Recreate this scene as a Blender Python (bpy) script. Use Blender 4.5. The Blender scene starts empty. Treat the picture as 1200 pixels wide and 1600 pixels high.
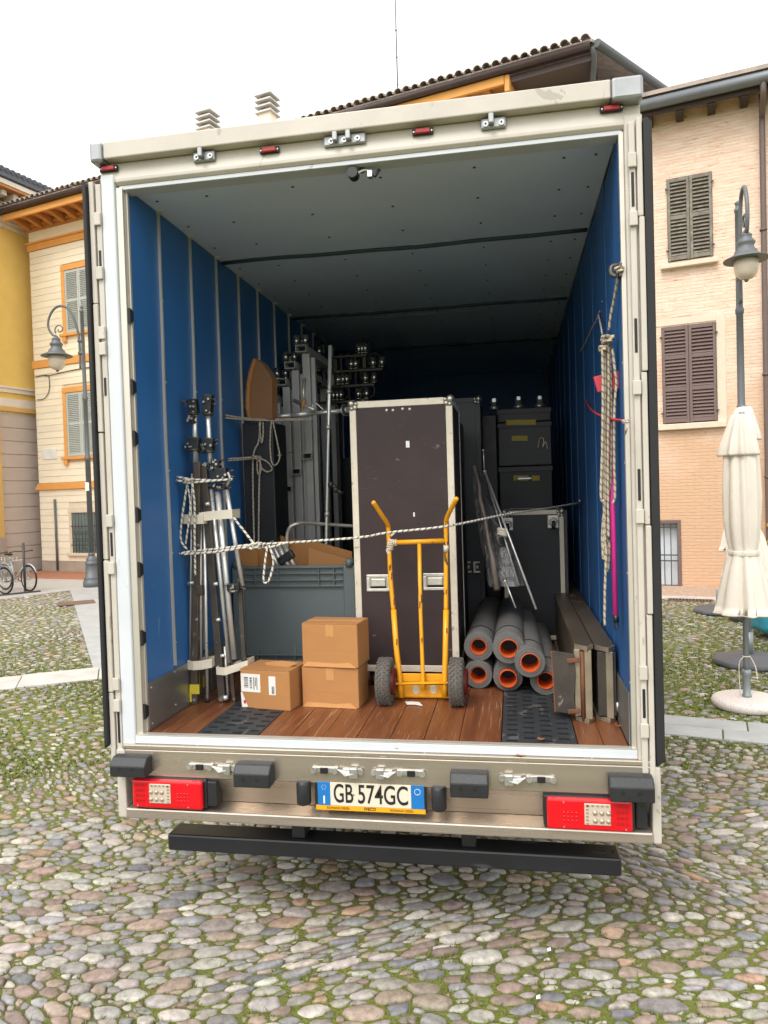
import bpy, bmesh, math, random
import numpy as np
from mathutils import Vector, Matrix, Euler
random.seed(7); rng = np.random.default_rng(7)
S = bpy.context.scene; C = S.collection
R = math.radians

# ------------------------------------------------------------------ camera
cam = bpy.data.cameras.new('camera'); camo = bpy.data.objects.new('camera', cam); C.objects.link(camo); S.camera = camo
cam.sensor_fit = 'VERTICAL'; cam.sensor_height = 24.0; cam.lens = 24.0 * 1139.44 / 1600.0
cam.clip_start = 0.05; cam.clip_end = 600
_yaw, _pit, _rol = -0.1746009, -0.0246948, -0.0306357
_fw = Vector((math.sin(_yaw)*math.cos(_pit), math.cos(_yaw)*math.cos(_pit), math.sin(_pit)))
_r0 = Vector((math.cos(_yaw), -math.sin(_yaw), 0)); _u0 = _r0.cross(_fw)
_r = math.cos(_rol)*_r0 + math.sin(_rol)*_u0; _u = -math.sin(_rol)*_r0 + math.cos(_rol)*_u0
_m = Matrix((_r, _u, -_fw)).transposed().to_4x4(); _m.translation = (0.6921, -3.4260, 2.1937)
camo.matrix_world = _m

# ------------------------------------------------------------------ sky, sun, exposure (bright overcast day)
SUN_EL, SUN_AZ = 52, 200        # degrees; azimuth the light comes from, clockwise from +Y
w = bpy.data.worlds.new('World'); S.world = w; w.use_nodes = True
nt = w.node_tree; nt.nodes.clear()
sky = nt.nodes.new('ShaderNodeTexSky'); sky.sky_type = 'NISHITA'; sky.sun_disc = False
sky.sun_elevation = R(SUN_EL); sky.sun_rotation = R(SUN_AZ); sky.air_density = 1.0; sky.dust_density = 6.0; sky.ozone_density = 1.0
hs = nt.nodes.new('ShaderNodeHueSaturation'); hs.inputs['Saturation'].default_value = 0.12
ovc = nt.nodes.new('ShaderNodeMix'); ovc.data_type = 'RGBA'; ovc.inputs['Factor'].default_value = .80; ovc.inputs['B'].default_value = (4.45, 4.45, 4.45, 1)   # an even, bright cloud cover over the clear sky
bg = nt.nodes.new('ShaderNodeBackground'); bg.inputs['Strength'].default_value = 0.15
wo = nt.nodes.new('ShaderNodeOutputWorld')
nt.links.new(sky.outputs[0], hs.inputs['Color']); nt.links.new(hs.outputs[0], ovc.inputs['A']); nt.links.new(ovc.outputs['Result'], bg.inputs[0]); nt.links.new(bg.outputs[0], wo.inputs[0])
sl = bpy.data.lights.new('sun', 'SUN'); sl.energy = 0.55; sl.angle = R(25); sl.color = (1, .95, .88)
so = bpy.data.objects.new('sun', sl); C.objects.link(so)
_d = Vector((math.sin(R(SUN_AZ))*math.cos(R(SUN_EL)), math.cos(R(SUN_AZ))*math.cos(R(SUN_EL)), math.sin(R(SUN_EL))))
so.rotation_euler = _d.to_track_quat('Z', 'Y').to_euler(); so.location = _d*50
S.view_settings.view_transform = 'Standard'; S.view_settings.look = 'None'; S.view_settings.gamma = 1
S.view_settings.exposure = 1.48; S.view_settings.use_curve_mapping = False
S.render.engine = 'CYCLES'; S.cycles.max_bounces = 10; S.cycles.diffuse_bounces = 8; S.cycles.use_denoising = True

# ------------------------------------------------------------------ materials
def mat(name, col, rough=.6, metal=0., var=.12, scale=6., bump=0., bscale=60., col2=None, mix=(.45, .62), stretch=(1, 1, 1), spec=.5, scratch=None, rvar=.1, det=6):
    m = bpy.data.materials.new(name); m.use_nodes = True; t = m.node_tree; b = t.nodes['Principled BSDF']; L = t.links.new
    b.inputs['Metallic'].default_value = metal; b.inputs['Specular IOR Level'].default_value = spec
    tc = t.nodes.new('ShaderNodeTexCoord'); oi = t.nodes.new('ShaderNodeObjectInfo')
    ad = t.nodes.new('ShaderNodeVectorMath'); ad.operation = 'MULTIPLY_ADD'; ad.inputs[1].default_value = stretch
    cb = t.nodes.new('ShaderNodeCombineXYZ'); mu = t.nodes.new('ShaderNodeMath'); mu.operation = 'MULTIPLY'; mu.inputs[1].default_value = 57.0
    L(oi.outputs['Random'], mu.inputs[0])
    for i in range(3): L(mu.outputs[0], cb.inputs[i])
    L(tc.outputs['Object'], ad.inputs[0]); L(cb.outputs[0], ad.inputs[2])
    n = t.nodes.new('ShaderNodeTexNoise'); n.inputs['Scale'].default_value = scale; n.inputs['Detail'].default_value = det; n.inputs['Roughness'].default_value = .62
    L(ad.outputs[0], n.inputs['Vector'])
    r = t.nodes.new('ShaderNodeValToRGB'); e = r.color_ramp.elements
    a = [min(1, c*(1-var)) for c in col]; c2 = col2 or [min(1, c*(1+var)) for c in col]
    e[0].position = mix[0] if col2 else .25; e[0].color = (*(col if col2 else a), 1); e[1].position = mix[1] if col2 else .75; e[1].color = (*c2, 1)
    L(n.outputs['Fac'], r.inputs[0]); out = r.outputs[0]
    if scratch:
        sn = t.nodes.new('ShaderNodeTexNoise'); sn.inputs['Scale'].default_value = scratch[1]; sn.inputs['Detail'].default_value = 3; sn.inputs['Distortion'].default_value = 1.2
        sm = t.nodes.new('ShaderNodeVectorMath'); sm.operation = 'MULTIPLY'; sm.inputs[1].default_value = scratch[3]
        L(ad.outputs[0], sm.inputs[0]); L(sm.outputs[0], sn.inputs['Vector'])
        sr = t.nodes.new('ShaderNodeValToRGB'); sr.color_ramp.elements[0].position = scratch[2]; sr.color_ramp.elements[1].position = scratch[2]+.03
        mx = t.nodes.new('ShaderNodeMix'); mx.data_type = 'RGBA'; L(sn.outputs['Fac'], sr.inputs[0]); L(sr.outputs[0], mx.inputs['Factor'])
        L(out, mx.inputs['A']); mx.inputs['B'].default_value = (*scratch[0], 1); out = mx.outputs['Result']
    L(out, b.inputs['Base Color'])
    mr = t.nodes.new('ShaderNodeMapRange'); mr.inputs['To Min'].default_value = max(.03, rough-rvar); mr.inputs['To Max'].default_value = min(1, rough+rvar)
    L(n.outputs['Fac'], mr.inputs[0]); L(mr.outputs[0], b.inputs['Roughness'])
    if bump:
        bn = t.nodes.new('ShaderNodeTexNoise'); bn.inputs['Scale'].default_value = bscale; bn.inputs['Detail'].default_value = 5
        L(ad.outputs[0], bn.inputs['Vector']); bu = t.nodes.new('ShaderNodeBump'); bu.inputs['Strength'].default_value = bump; bu.inputs['Distance'].default_value = .02
        L(bn.outputs['Fac'], bu.inputs['Height']); L(bu.outputs[0], b.inputs['Normal'])
    m['_out'] = 1
    return m
M = {}
M['truck_white'] = mat('truck_white', (.505, .465, .405), .42, var=.12, scale=2.5, scratch=((.37, .33, .275), 9, .675, (1, 1, .6)), bump=.03, bscale=30)
M['jamb_white'] = mat('jamb_white', (.57, .60, .63), .45, var=.05, scale=3, scratch=((.42, .41, .39), 9, .70, (1, 1, .5)))
M['rail_alu'] = mat('rail_alu', (.58, .54, .47), .40, .5, .1, 4, stretch=(1, 1, .3))
M['panel_steel'] = mat('panel_steel', (.55, .485, .415), .27, .8, .16, 3.0, stretch=(.16, 1, 2.5), scratch=((.47, .41, .345), 9, .66, (.6, 1, 1)))
M['grey_steel'] = mat('grey_steel', (.30, .31, .31), .40, .8, .2, 3, stretch=(1, 1, 1))
M['cup_steel'] = mat('cup_steel', (.62, .60, .56), .16, .95, .15, 14)
M['board_brown_shaded'] = mat('brown_board_shaded', (.24, .115, .05), .7, 0, .1, 5)  # brown darkened: the shade on the curved board's face is in the colour
M['galv'] = mat('galv', (.52, .52, .50), .35, .8, .25, 30)
M['black_plastic'] = mat('black_plastic', (.016, .017, .019), .45, 0, .3, 12, bump=.08, bscale=90)
M['black_paint'] = mat('black_paint', (.013, .014, .017), .38, 0, .3, 3, scratch=((.05, .05, .055), 6, .66, (.3, 1, 1)))
M['seal'] = mat('rubber_seal', (.012, .012, .013), .7, 0, .3, 5)
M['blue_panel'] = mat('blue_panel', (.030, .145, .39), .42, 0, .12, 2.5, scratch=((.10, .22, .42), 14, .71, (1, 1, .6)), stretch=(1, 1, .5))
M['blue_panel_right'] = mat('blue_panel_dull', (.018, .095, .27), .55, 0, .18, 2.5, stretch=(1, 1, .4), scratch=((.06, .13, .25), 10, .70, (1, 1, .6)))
M['ceiling'] = mat('ceiling_panel', (.69, .785, .96), .5, 0, .08, 1.1)
M['seam'] = mat('seam_strip', (.03, .06, .09), .5)
M['wood'] = mat('floor_wood', (.125, .040, .015), .38, 0, .25, 4, stretch=(4, .35, 1), col2=(.225, .080, .030), mix=(.35, .72), scratch=((.30, .155, .085), 17, .63, (1.3, .4, 1)), bump=.15, bscale=40)
M['mat_rubber'] = mat('grip_mat', (.030, .034, .038), .55, 0, .35, 5, bump=.12, bscale=50, scratch=((.09, .085, .08), 9, .63, (1, .6, 1)))
M['slot'] = mat('slot_black', (.006, .006, .007), .6)
M['red_lens'] = mat('red_lens', (.62, .004, .010), .16, 0, .06, 4)
M['dark_red_lens'] = mat('dark_red_lens', (.33, .010, .012), .3, 0, .1, 4)
M['clear_lens'] = mat('clear_lens', (.62, .52, .42), .2, .2, .1, 40)
M['led'] = mat('led_chip', (.46, .38, .29), .15, .5, .2, 50)
M['plate_white'] = mat('plate_white', (.66, .60, .48), .4, 0, .05, 5)
M['plate_blue'] = mat('plate_blue', (.01, .16, .45), .35, 0, .1, 8)
M['plate_yellow'] = mat('plate_yellow', (.78, .36, .01), .4, 0, .05, 8)
M['ink'] = mat('ink_black', (.012, .012, .012), .5)
M['print_white'] = mat('print_white', (.72, .72, .70), .5)
M['card'] = mat('cardboard', (.40, .185, .062), .8, 0, .07, 3, bump=.06, bscale=120, stretch=(1, 1, 2))
M['card_edge'] = mat('cardboard_edge', (.50, .245, .085), .8, 0, .1, 20)
M['paper'] = mat('paper_label', (.70, .69, .66), .7, 0, .05, 10)
M['case_ply'] = mat('case_plywood', (.042, .027, .028), .5, 0, .22, 4, spec=.3, scratch=((.14, .115, .115), 8, .70, (.5, 1, 2.2)))
M['case_dark'] = mat('case_black', (.014, .016, .020), .5, 0, .25, 4, scratch=((.08, .08, .08), 8, .72, (1, 1, 1)))
M['case_grey'] = mat('case_grey', (.055, .056, .060), .55, 0, .2, 4)
M['film_edge'] = mat('film_edge', (.17, .135, .11), .5, 0, .4, 12)
M['case_alu'] = mat('case_edging', (.66, .59, .48), .45, .1, .10, 10, scratch=((.35, .31, .25), 14, .68, (1, 1, 1)))
M['ball'] = mat('case_corner', (.46, .43, .37), .35, .8, .15, 40)
M['chrome'] = mat('chrome', (.80, .79, .75), .30, .55, .1, 12)
M['chrome_worn'] = mat('chrome_worn', (.62, .60, .55), .36, .6, .2, 20)
M['dark_steel'] = mat('dark_steel', (.085, .075, .066), .42, .5, .3, 9, scratch=((.28, .25, .22), 14, .67, (1, 1, .5)))
M['brown_steel'] = mat('brown_steel', (.11, .085, .068), .45, .5, .25, 9, scratch=((.30, .24, .19), 12, .68, (1, 1, .4)))
M['ramp_steel'] = mat('ramp_steel', (.125, .095, .066), .48, .55, .3, 3.5, stretch=(1, .5, 1), scratch=((.32, .25, .17), 6, .63, (1, 1, .6)))
M['ramp_edge'] = mat('ramp_edge', (.36, .30, .22), .42, .6, .25, 8)
M['rust'] = mat('rust', (.16, .065, .028), .8, .1, .4, 14)
M['frame_grey'] = mat('frame_grey', (.58, .58, .57), .45, .15, .1, 5)
M['yellow'] = mat('trolley_yellow', (.80, .35, .008), .38, 0, .07, 6, scratch=((.10, .05, .015), 16, .66, (1, 1, .45)))
M['tyre'] = mat('tyre', (.105, .095, .082), .85, 0, .2, 25)
M['red_rim'] = mat('red_rim', (.11, .014, .011), .4)
M['tape'] = mat('masking_tape', (.60, .53, .42), .75, 0, .15, 12, bump=.15, bscale=40)
M['strap'] = mat('white_strap', (.66, .60, .49), .8, 0, .1, 12, bump=.1, bscale=60)
M['yellow_tape'] = mat('yellow_tape', (.62, .50, .03), .6, 0, .08, 12)
M['gaffer_yellow'] = mat('label_tape', (.40, .32, .04), .6, 0, .12, 12)
M['bin'] = mat('bin_grey', (.125, .150, .155), .5, 0, .1, 3, scratch=((.15, .17, .175), 6, .68, (1, 1, 1)))
M['roll'] = mat('grey_roll', (.125, .120, .113), .9, 0, .15, 14, bump=.25, bscale=90)
M['orange'] = mat('orange_tube', (.60, .095, .018), .4, 0, .06, 8)
M['film'] = mat('plastic_film', (.060, .058, .058), .28, 0, .5, 9, bump=.6, bscale=10, stretch=(3, 3, .4))
M['pink'] = mat('pink_pole', (.85, .045, .32), .35, 0, .05, 5)
M['red_plastic'] = mat('red_plastic', (.50, .03, .055), .5, 0, .1, 10)
M['lamp_iron'] = mat('lamp_iron', (.115, .125, .132), .5, .2, .08, 8)
M['globe'] = mat('frosted_glass', (.60, .52, .42), .3, 0, .06, 6)
M['canvas'] = mat('parasol_canvas', (.67, .615, .535), .85, 0, .09, 3, bump=.35, bscale=11, stretch=(1.5, 1.5, .5))
M['pole_grey'] = mat('parasol_pole', (.22, .25, .26), .4, .3, .08, 6)
M['base_dark'] = mat('base_plastic', (.10, .10, .11), .6, 0, .1, 6)
M['terrazzo'] = mat('terrazzo', (.66, .60, .56), .6, 0, .1, 90, col2=(.36, .27, .25), mix=(.55, .62))
M['tarp'] = mat('blue_tarp', (.05, .33, .46), .5, 0, .15, 6, bump=.3, bscale=14)
M['leaf'] = mat('dry_leaf', (.22, .085, .03), .8, 0, .3, 30)
M['tube_rubber'] = mat('castor_rubber', (.03, .03, .032), .6)

def rope_mat(name, a, b, freq, sl):
    m = bpy.data.materials.new(name); m.use_nodes = True; t = m.node_tree; bs = t.nodes['Principled BSDF']; L = t.links.new
    uv = t.nodes.new('ShaderNodeUVMap'); uv.uv_map = 'UVMap'; sp = t.nodes.new('ShaderNodeSeparateXYZ'); L(uv.outputs[0], sp.inputs[0])
    m1 = t.nodes.new('ShaderNodeMath'); m1.operation = 'MULTIPLY'; m1.inputs[1].default_value = freq; L(sp.outputs[0], m1.inputs[0])
    m2 = t.nodes.new('ShaderNodeMath'); m2.operation = 'MULTIPLY_ADD'; m2.inputs[1].default_value = sl; L(sp.outputs[1], m2.inputs[0]); L(m1.outputs[0], m2.inputs[2])
    fr = t.nodes.new('ShaderNodeMath'); fr.operation = 'FRACT'; L(m2.outputs[0], fr.inputs[0])
    r = t.nodes.new('ShaderNodeValToRGB'); r.color_ramp.interpolation = 'LINEAR'; e = r.color_ramp.elements
    e[0].position = .16; e[0].color = (*b, 1); e[1].position = .30; e[1].color = (*a, 1); x = e.new(.93); x.color = (*a, 1); y = e.new(1.0); y.color = (*b, 1)
    L(fr.outputs[0], r.inputs[0]); L(r.outputs[0], bs.inputs['Base Color']); bs.inputs['Roughness'].default_value = .85
    return m
M['rope_bw'] = rope_mat('rope_black_white', (.66, .62, .53), (.10, .09, .08), 30, 1)
M['rope_beige'] = rope_mat('rope_beige', (.44, .39, .33), (.25, .21, .17), 34, 1)
M['rope_tan'] = rope_mat('rope_tan', (.46, .39, .29), (.15, .12, .085), 30, 1)

# ------------------------------------------------------------------ mesh helpers
WM = {}
GR = Matrix.Rotation(R(-14), 4, 'Z')                     # the street grid: facades run along grid x, streets along grid y
class MB:
    def __init__(s): s.v = []; s.f = []; s.s = []
    def add(s, v, f, sm=False):
        o = len(s.v); s.v += [tuple(p) for p in v]; s.f += [tuple(i+o for i in q) for q in f]; s.s += [sm]*len(f) if not isinstance(sm, list) else sm; return s
    def box(s, c, d, rot=None):
        v = [Vector((x*d[0]/2, y*d[1]/2, z*d[2]/2)) for z in (-1, 1) for y in (-1, 1) for x in (-1, 1)]
        if rot is not None:
            q = rot if isinstance(rot, Matrix) else Euler(rot).to_matrix()
            v = [q @ p for p in v]
        v = [p+Vector(c) for p in v]
        return s.add(v, [(0, 2, 3, 1), (4, 5, 7, 6), (0, 1, 5, 4), (2, 6, 7, 3), (0, 4, 6, 2), (1, 3, 7, 5)])
    def bx(s, x0, x1, y0, y1, z0, z1): return s.box(((x0+x1)/2, (y0+y1)/2, (z0+z1)/2), (x1-x0, y1-y0, z1-z0))
    def bar(s, p0, p1, wd, ht, up=(0, 0, 1)):
        p0, p1 = Vector(p0), Vector(p1); d = p1-p0; z = d.normalized(); u = Vector(up)
        x = u.cross(z); x = x.normalized() if x.length > 1e-4 else Vector((1, 0, 0)); y = z.cross(x)
        return s.box((p0+p1)/2, (wd, ht, d.length), Matrix((x, y, z)).transposed())
    def tube(s, path, r, n=8, cap=True, closed=False):
        P = [Vector(p) for p in path]; k = len(P); rr = r if isinstance(r, (list, tuple)) else [r]*k
        T = []
        for i in range(k):
            a = P[i-1] if (i or closed) else P[i]; b = P[(i+1) % k] if (i < k-1 or closed) else P[i]; T.append((b-a).normalized())
        up = Vector((0, 0, 1)) if abs(T[0].z) < .9 else Vector((1, 0, 0)); x = T[0].cross(up).normalized(); V = []
        for i in range(k):
            x = (x-T[i]*x.dot(T[i])).normalized(); y = T[i].cross(x)
            V += [P[i]+(x*math.cos(2*math.pi*j/n)+y*math.sin(2*math.pi*j/n))*rr[i] for j in range(n)]
        F = [(i*n+j, i*n+(j+1) % n, ((i+1) % k)*n+(j+1) % n, ((i+1) % k)*n+j) for i in range(k if closed else k-1) for j in range(n)]
        sm = [True]*len(F)
        if cap and not closed: F += [tuple(range(n-1, -1, -1)), tuple((k-1)*n+j for j in range(n))]; sm += [False, False]
        return s.add(V, F, sm)
    def cyl(s, p0, p1, r, n=12, r1=None): return s.tube([p0, p1], [r, r if r1 is None else r1], n)
    def pipe(s, p0, p1, ro, ri, n=20):
        p0, p1 = Vector(p0), Vector(p1); z = (p1-p0).normalized(); a = Vector((0, 0, 1)) if abs(z.z) < .9 else Vector((1, 0, 0)); x = z.cross(a).normalized(); y = z.cross(x); V = []
        for p, r in ((p0, ro), (p1, ro), (p1, ri), (p0, ri)):
            V += [p+(x*math.cos(2*math.pi*j/n)+y*math.sin(2*math.pi*j/n))*r for j in range(n)]
        F = [(i*n+j, i*n+(j+1) % n, ((i+1) % 4)*n+(j+1) % n, ((i+1) % 4)*n+j) for i in range(4) for j in range(n)]
        return s.add(V, F, [i in (0, 2) for i in range(4) for j in range(n)])
    def lathe(s, prof, c=(0, 0, 0), n=20, fn=None, cap=True):
        V = []
        for r, z in prof:
            for j in range(n):
                a = 2*math.pi*j/n; q = r*(fn(a, z) if fn else 1); V.append((c[0]+q*math.cos(a), c[1]+q*math.sin(a), c[2]+z))
        k = len(prof); F = [(i*n+j, i*n+(j+1) % n, (i+1)*n+(j+1) % n, (i+1)*n+j) for i in range(k-1) for j in range(n)]; sm = [True]*len(F)
        if cap: F += [tuple(range(n-1, -1, -1)), tuple((k-1)*n+j for j in range(n))]; sm += [False, False]
        return s.add(V, F, sm)
    def ball(s, c, r, n=10):
        return s.lathe([(max(.001, r*math.sin(math.pi*i/n)), -r*math.cos(math.pi*i/n)) for i in range(n+1)], c, n+2)
    def prism(s, pts, vec):
        P = [Vector(p) for p in pts]; n = len(P); V = P+[p+Vector(vec) for p in P]
        return s.add(V, [tuple(range(n-1, -1, -1)), tuple(range(n, 2*n))]+[(i, (i+1) % n, n+(i+1) % n, n+i) for i in range(n)])
    def torus(s, c, ax, Rr, r, n=24, m=8, sq=1.0):
        z = Vector(ax).normalized(); a = Vector((0, 0, 1)) if abs(z.z) < .9 else Vector((1, 0, 0)); x = z.cross(a).normalized(); y = z.cross(x); V = []
        for i in range(n):
            q = 2*math.pi*i/n; d = x*math.cos(q)+y*math.sin(q)
            for j in range(m):
                p = 2*math.pi*j/m; V.append(Vector(c)+d*(Rr+r*math.cos(p))+z*r*sq*math.sin(p))
        return s.add(V, [(i*m+j, ((i+1) % n)*m+j, ((i+1) % n)*m+(j+1) % m, i*m+(j+1) % m) for i in range(n) for j in range(m)], True)
    def build(s, name, m, parent=None, bevel=0., grid=False, fix=True, seg=2):
        V = [Vector(p) for p in s.v]
        if grid: V = [GR @ p for p in V]
        if parent is not None:
            inv = WM[parent].inverted(); V = [inv @ p for p in V]; base = WM[parent]
        else: base = Matrix()
        lo = Vector([min(p[i] for p in V) for i in range(3)]); hi = Vector([max(p[i] for p in V) for i in range(3)]); c = (lo+hi)/2
        if parent is None: c.z = lo.z
        me = bpy.data.meshes.new(name); me.from_pydata([p-c for p in V], [], s.f)
        me.polygons.foreach_set('use_smooth', s.s)
        if fix:
            bm = bmesh.new(); bm.from_mesh(me); bmesh.ops.recalc_face_normals(bm, faces=bm.faces); bm.to_mesh(me); bm.free()
        if m: me.materials.append(M[m] if isinstance(m, str) else m)
        o = bpy.data.objects.new(name, me); C.objects.link(o); o.location = c
        if parent is not None: o.parent = parent
        WM[o] = base @ Matrix.Translation(c)
        if bevel:
            b = o.modifiers.new('Bevel', 'BEVEL'); b.width = bevel; b.segments = seg; b.limit_method = 'ANGLE'; b.angle_limit = R(40)
        return o
def one(fn, name, m, parent=None, **k):
    b = MB(); fn(b); return b.build(name, m, parent, **k)
def BX(name, m, parent, x0, x1, y0, y1, z0, z1, bevel=0., grid=False): return MB().bx(x0, x1, y0, y1, z0, z1).build(name, m, parent, bevel, grid)
def tag(o, label, cat, group=None, kind=None):
    if label: o['label'] = label
    if cat: o['category'] = cat
    if group: o['group'] = group
    if kind: o['kind'] = kind
    return o
def thing(name, label, cat, loc=(0, 0, 0), rz=0., group=None):
    o = bpy.data.objects.new(name, None); C.objects.link(o); o.empty_display_size = .2; o.location = loc; o.rotation_euler = (0, 0, rz)
    WM[o] = Matrix.Translation(loc) @ Matrix.Rotation(rz, 4, 'Z'); return tag(o, label, cat, group)
def gthing(name, label, cat, u, v, z=0, group=None): return thing(name, label, cat, tuple(GR @ Vector((u, v, z))), R(-14), group)
def moved(o, d, parent=None):
    """a copy of a piece that shares its mesh, moved by d in its parent's space"""
    c = o.copy(); C.objects.link(c); c.location = o.location+Vector(d)
    c.parent = parent if parent is not None else o.parent; WM[c] = Matrix.Translation(d) @ WM[o]
    for ch in o.children:
        k = ch.copy(); C.objects.link(k); k.parent = c; WM[k] = WM[c] @ Matrix.Translation(k.location)
    return c
def copy_tree(root, loc, rz, label):
    r = root.copy(); C.objects.link(r); r.location = loc; r.rotation_euler = (0, 0, rz); r['label'] = label
    for ch in list(root.children):
        c = ch.copy(); C.objects.link(c); c.parent = r
        for g in ch.children:
            d = g.copy(); C.objects.link(d); d.parent = c
    return r
def text(body, size, loc, rot, m, parent, xs=1.0, name='lettering', ext=.0006, bold=0):
    cu = bpy.data.curves.new(name, 'FONT'); cu.body = body; cu.size = size; cu.align_x = 'CENTER'; cu.align_y = 'CENTER'; cu.extrude = ext; cu.offset = bold
    cu.materials.append(M[m]); o = bpy.data.objects.new(name, cu); C.objects.link(o)
    bpy.context.view_layer.update(); me = bpy.data.meshes.new_from_object(o.evaluated_get(bpy.context.evaluated_depsgraph_get())); me.name = name
    bpy.data.objects.remove(o); o = bpy.data.objects.new(name, me); C.objects.link(o)
    o.parent = parent; o.matrix_basis = WM[parent].inverted() @ (Matrix.Translation(loc) @ Euler(rot).to_matrix().to_4x4() @ Matrix.Diagonal((xs, 1, 1, 1)))
    return o
def smooth_path(pts, k=6):
    P = [Vector(p) for p in pts]; out = []
    for i in range(len(P)-1):
        a, b, c, d = P[max(i-1, 0)], P[i], P[i+1], P[min(i+2, len(P)-1)]
        for j in range(k):
            t = j/k; out.append(.5*((2*b)+(-a+c)*t+(2*a-5*b+4*c-d)*t*t+(-a+3*b-3*c+d)*t**3))
    return out+[P[-1]]
def rope(name, path, r, m, parent=None, step=.012, n=9, smooth=True, lobes=.14, pitch=55):
    """a laid rope: a tube whose section has three twisted strands, with UVs along its length"""
    P = smooth_path(path, 8) if smooth else [Vector(p) for p in path]
    Q = [P[0]]; L = [0.]; tot = 0
    for a, b in zip(P, P[1:]):
        d = (b-a).length; k = max(1, int(d/step))
        for j in range(1, k+1): Q.append(a.lerp(b, j/k)); L.append(tot+d*j/k)
        tot += d
    k = len(Q); V = []; x = None
    for i in range(k):
        T = (Q[min(i+1, k-1)]-Q[max(i-1, 0)]).normalized()
        if x is None: x = T.cross(Vector((0, 0, 1)) if abs(T.z) < .9 else Vector((1, 0, 0))).normalized()
        x = (x-T*x.dot(T)).normalized(); y = T.cross(x)
        for j in range(n):
            a = 2*math.pi*j/n; q = r*(1+lobes*math.cos(3*a-pitch*L[i])); V.append(Q[i]+(x*math.cos(a)+y*math.sin(a))*q)
    F = [(i*n+j, i*n+(j+1) % n, (i+1)*n+(j+1) % n, (i+1)*n+j) for i in range(k-1) for j in range(n)]
    b = MB().add(V, F, True); nf = len(F)
    b.f += [tuple(range(n-1, -1, -1)), tuple((k-1)*n+j for j in range(n))]; b.s += [False, False]
    o = b.build(name, m, parent, fix=False); me = o.data; ul = me.uv_layers.new(name='UVMap')
    for pi, p in enumerate(me.polygons):
        if pi >= nf: continue
        i, j = divmod(pi, n)
        for li, uvv in zip(p.loop_indices, ((L[i], j/n), (L[i], (j+1)/n), (L[i+1], (j+1)/n), (L[i+1], j/n))): ul.data[li].uv = uvv
    return o
def ribbon(b, loop, z0, z1, th=.003):
    """a closed band of thickness th following a loop of (x, y), z0..z1 may be tilted per point"""
    n = len(loop); cx = sum(p[0] for p in loop)/n; cy = sum(p[1] for p in loop)/n; V = []
    for p in loop:
        d = Vector((p[0]-cx, p[1]-cy)).normalized()*th; t = p[2] if len(p) > 2 else 0
        V += [(p[0], p[1], z0+t), (p[0]+d.x, p[1]+d.y, z0+t), (p[0]+d.x, p[1]+d.y, z1+t), (p[0], p[1], z1+t)]
    F = []
    for i in range(n):
        k = (i+1) % n
        for j in range(4): F.append((i*4+j, k*4+j, k*4+(j+1) % 4, i*4+(j+1) % 4))
    return b.add(V, F)

# ================================================================== GROUND
def poly_in(P, x, y):
    ins = np.zeros(x.shape, bool); n = len(P)
    for i in range(n):
        (x0, y0), (x1, y1) = P[i], P[(i+1) % n]
        c = ((y0 > y) != (y1 > y)); ins ^= c & (x < (x1-x0)*(y-y0)/(y1-y0+1e-12)+x0)
    return ins
def g2w(u, v): p = GR @ Vector((u, v, 0)); return (p.x, p.y)
sd = Vector((.867, .498)).normalized(); sn = Vector((-sd.y, sd.x)); S0 = Vector((-5.56, 4.51))          # the pale stone strip on the left
def strip_pt(a, b): p = S0+sd*a+sn*b; return (p.x, p.y)
ld = Vector((-.572, .820)).normalized(); lr = Vector((ld.y, -ld.x)); L0 = Vector((-4.80, 5.30))       # the slab lane to the lamp
def lane_pt(a, b): p = L0+ld*a+lr*b; return (p.x, p.y)
STRIP_L = [strip_pt(-5, -.34), strip_pt(3.2, -.34), strip_pt(3.2, .34), strip_pt(-5, .34)]
LANE = [lane_pt(-.1, 0), lane_pt(-.1, 1.35), lane_pt(9.9, 1.35), lane_pt(9.9, 0)]
STRIP_R = [g2w(.4, 3.63), g2w(6.5, 3.63), g2w(6.5, 4.20), g2w(.4, 4.20)]
PAVE = [(-11.35, 11.3), lane_pt(9.7, 0), lane_pt(9.7, 1.5), g2w(-10, 12.4), g2w(-24, 12.4), g2w(-24, 8.3)]
BRICK = [g2w(-18.7, 12.3), g2w(-9, 12.3), g2w(-9, 14.2), g2w(-18.7, 14.2)]
SKIRT = [g2w(-1, 12.1), g2w(9, 12.1), g2w(9, 13.2), g2w(-1, 13.2)]

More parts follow.
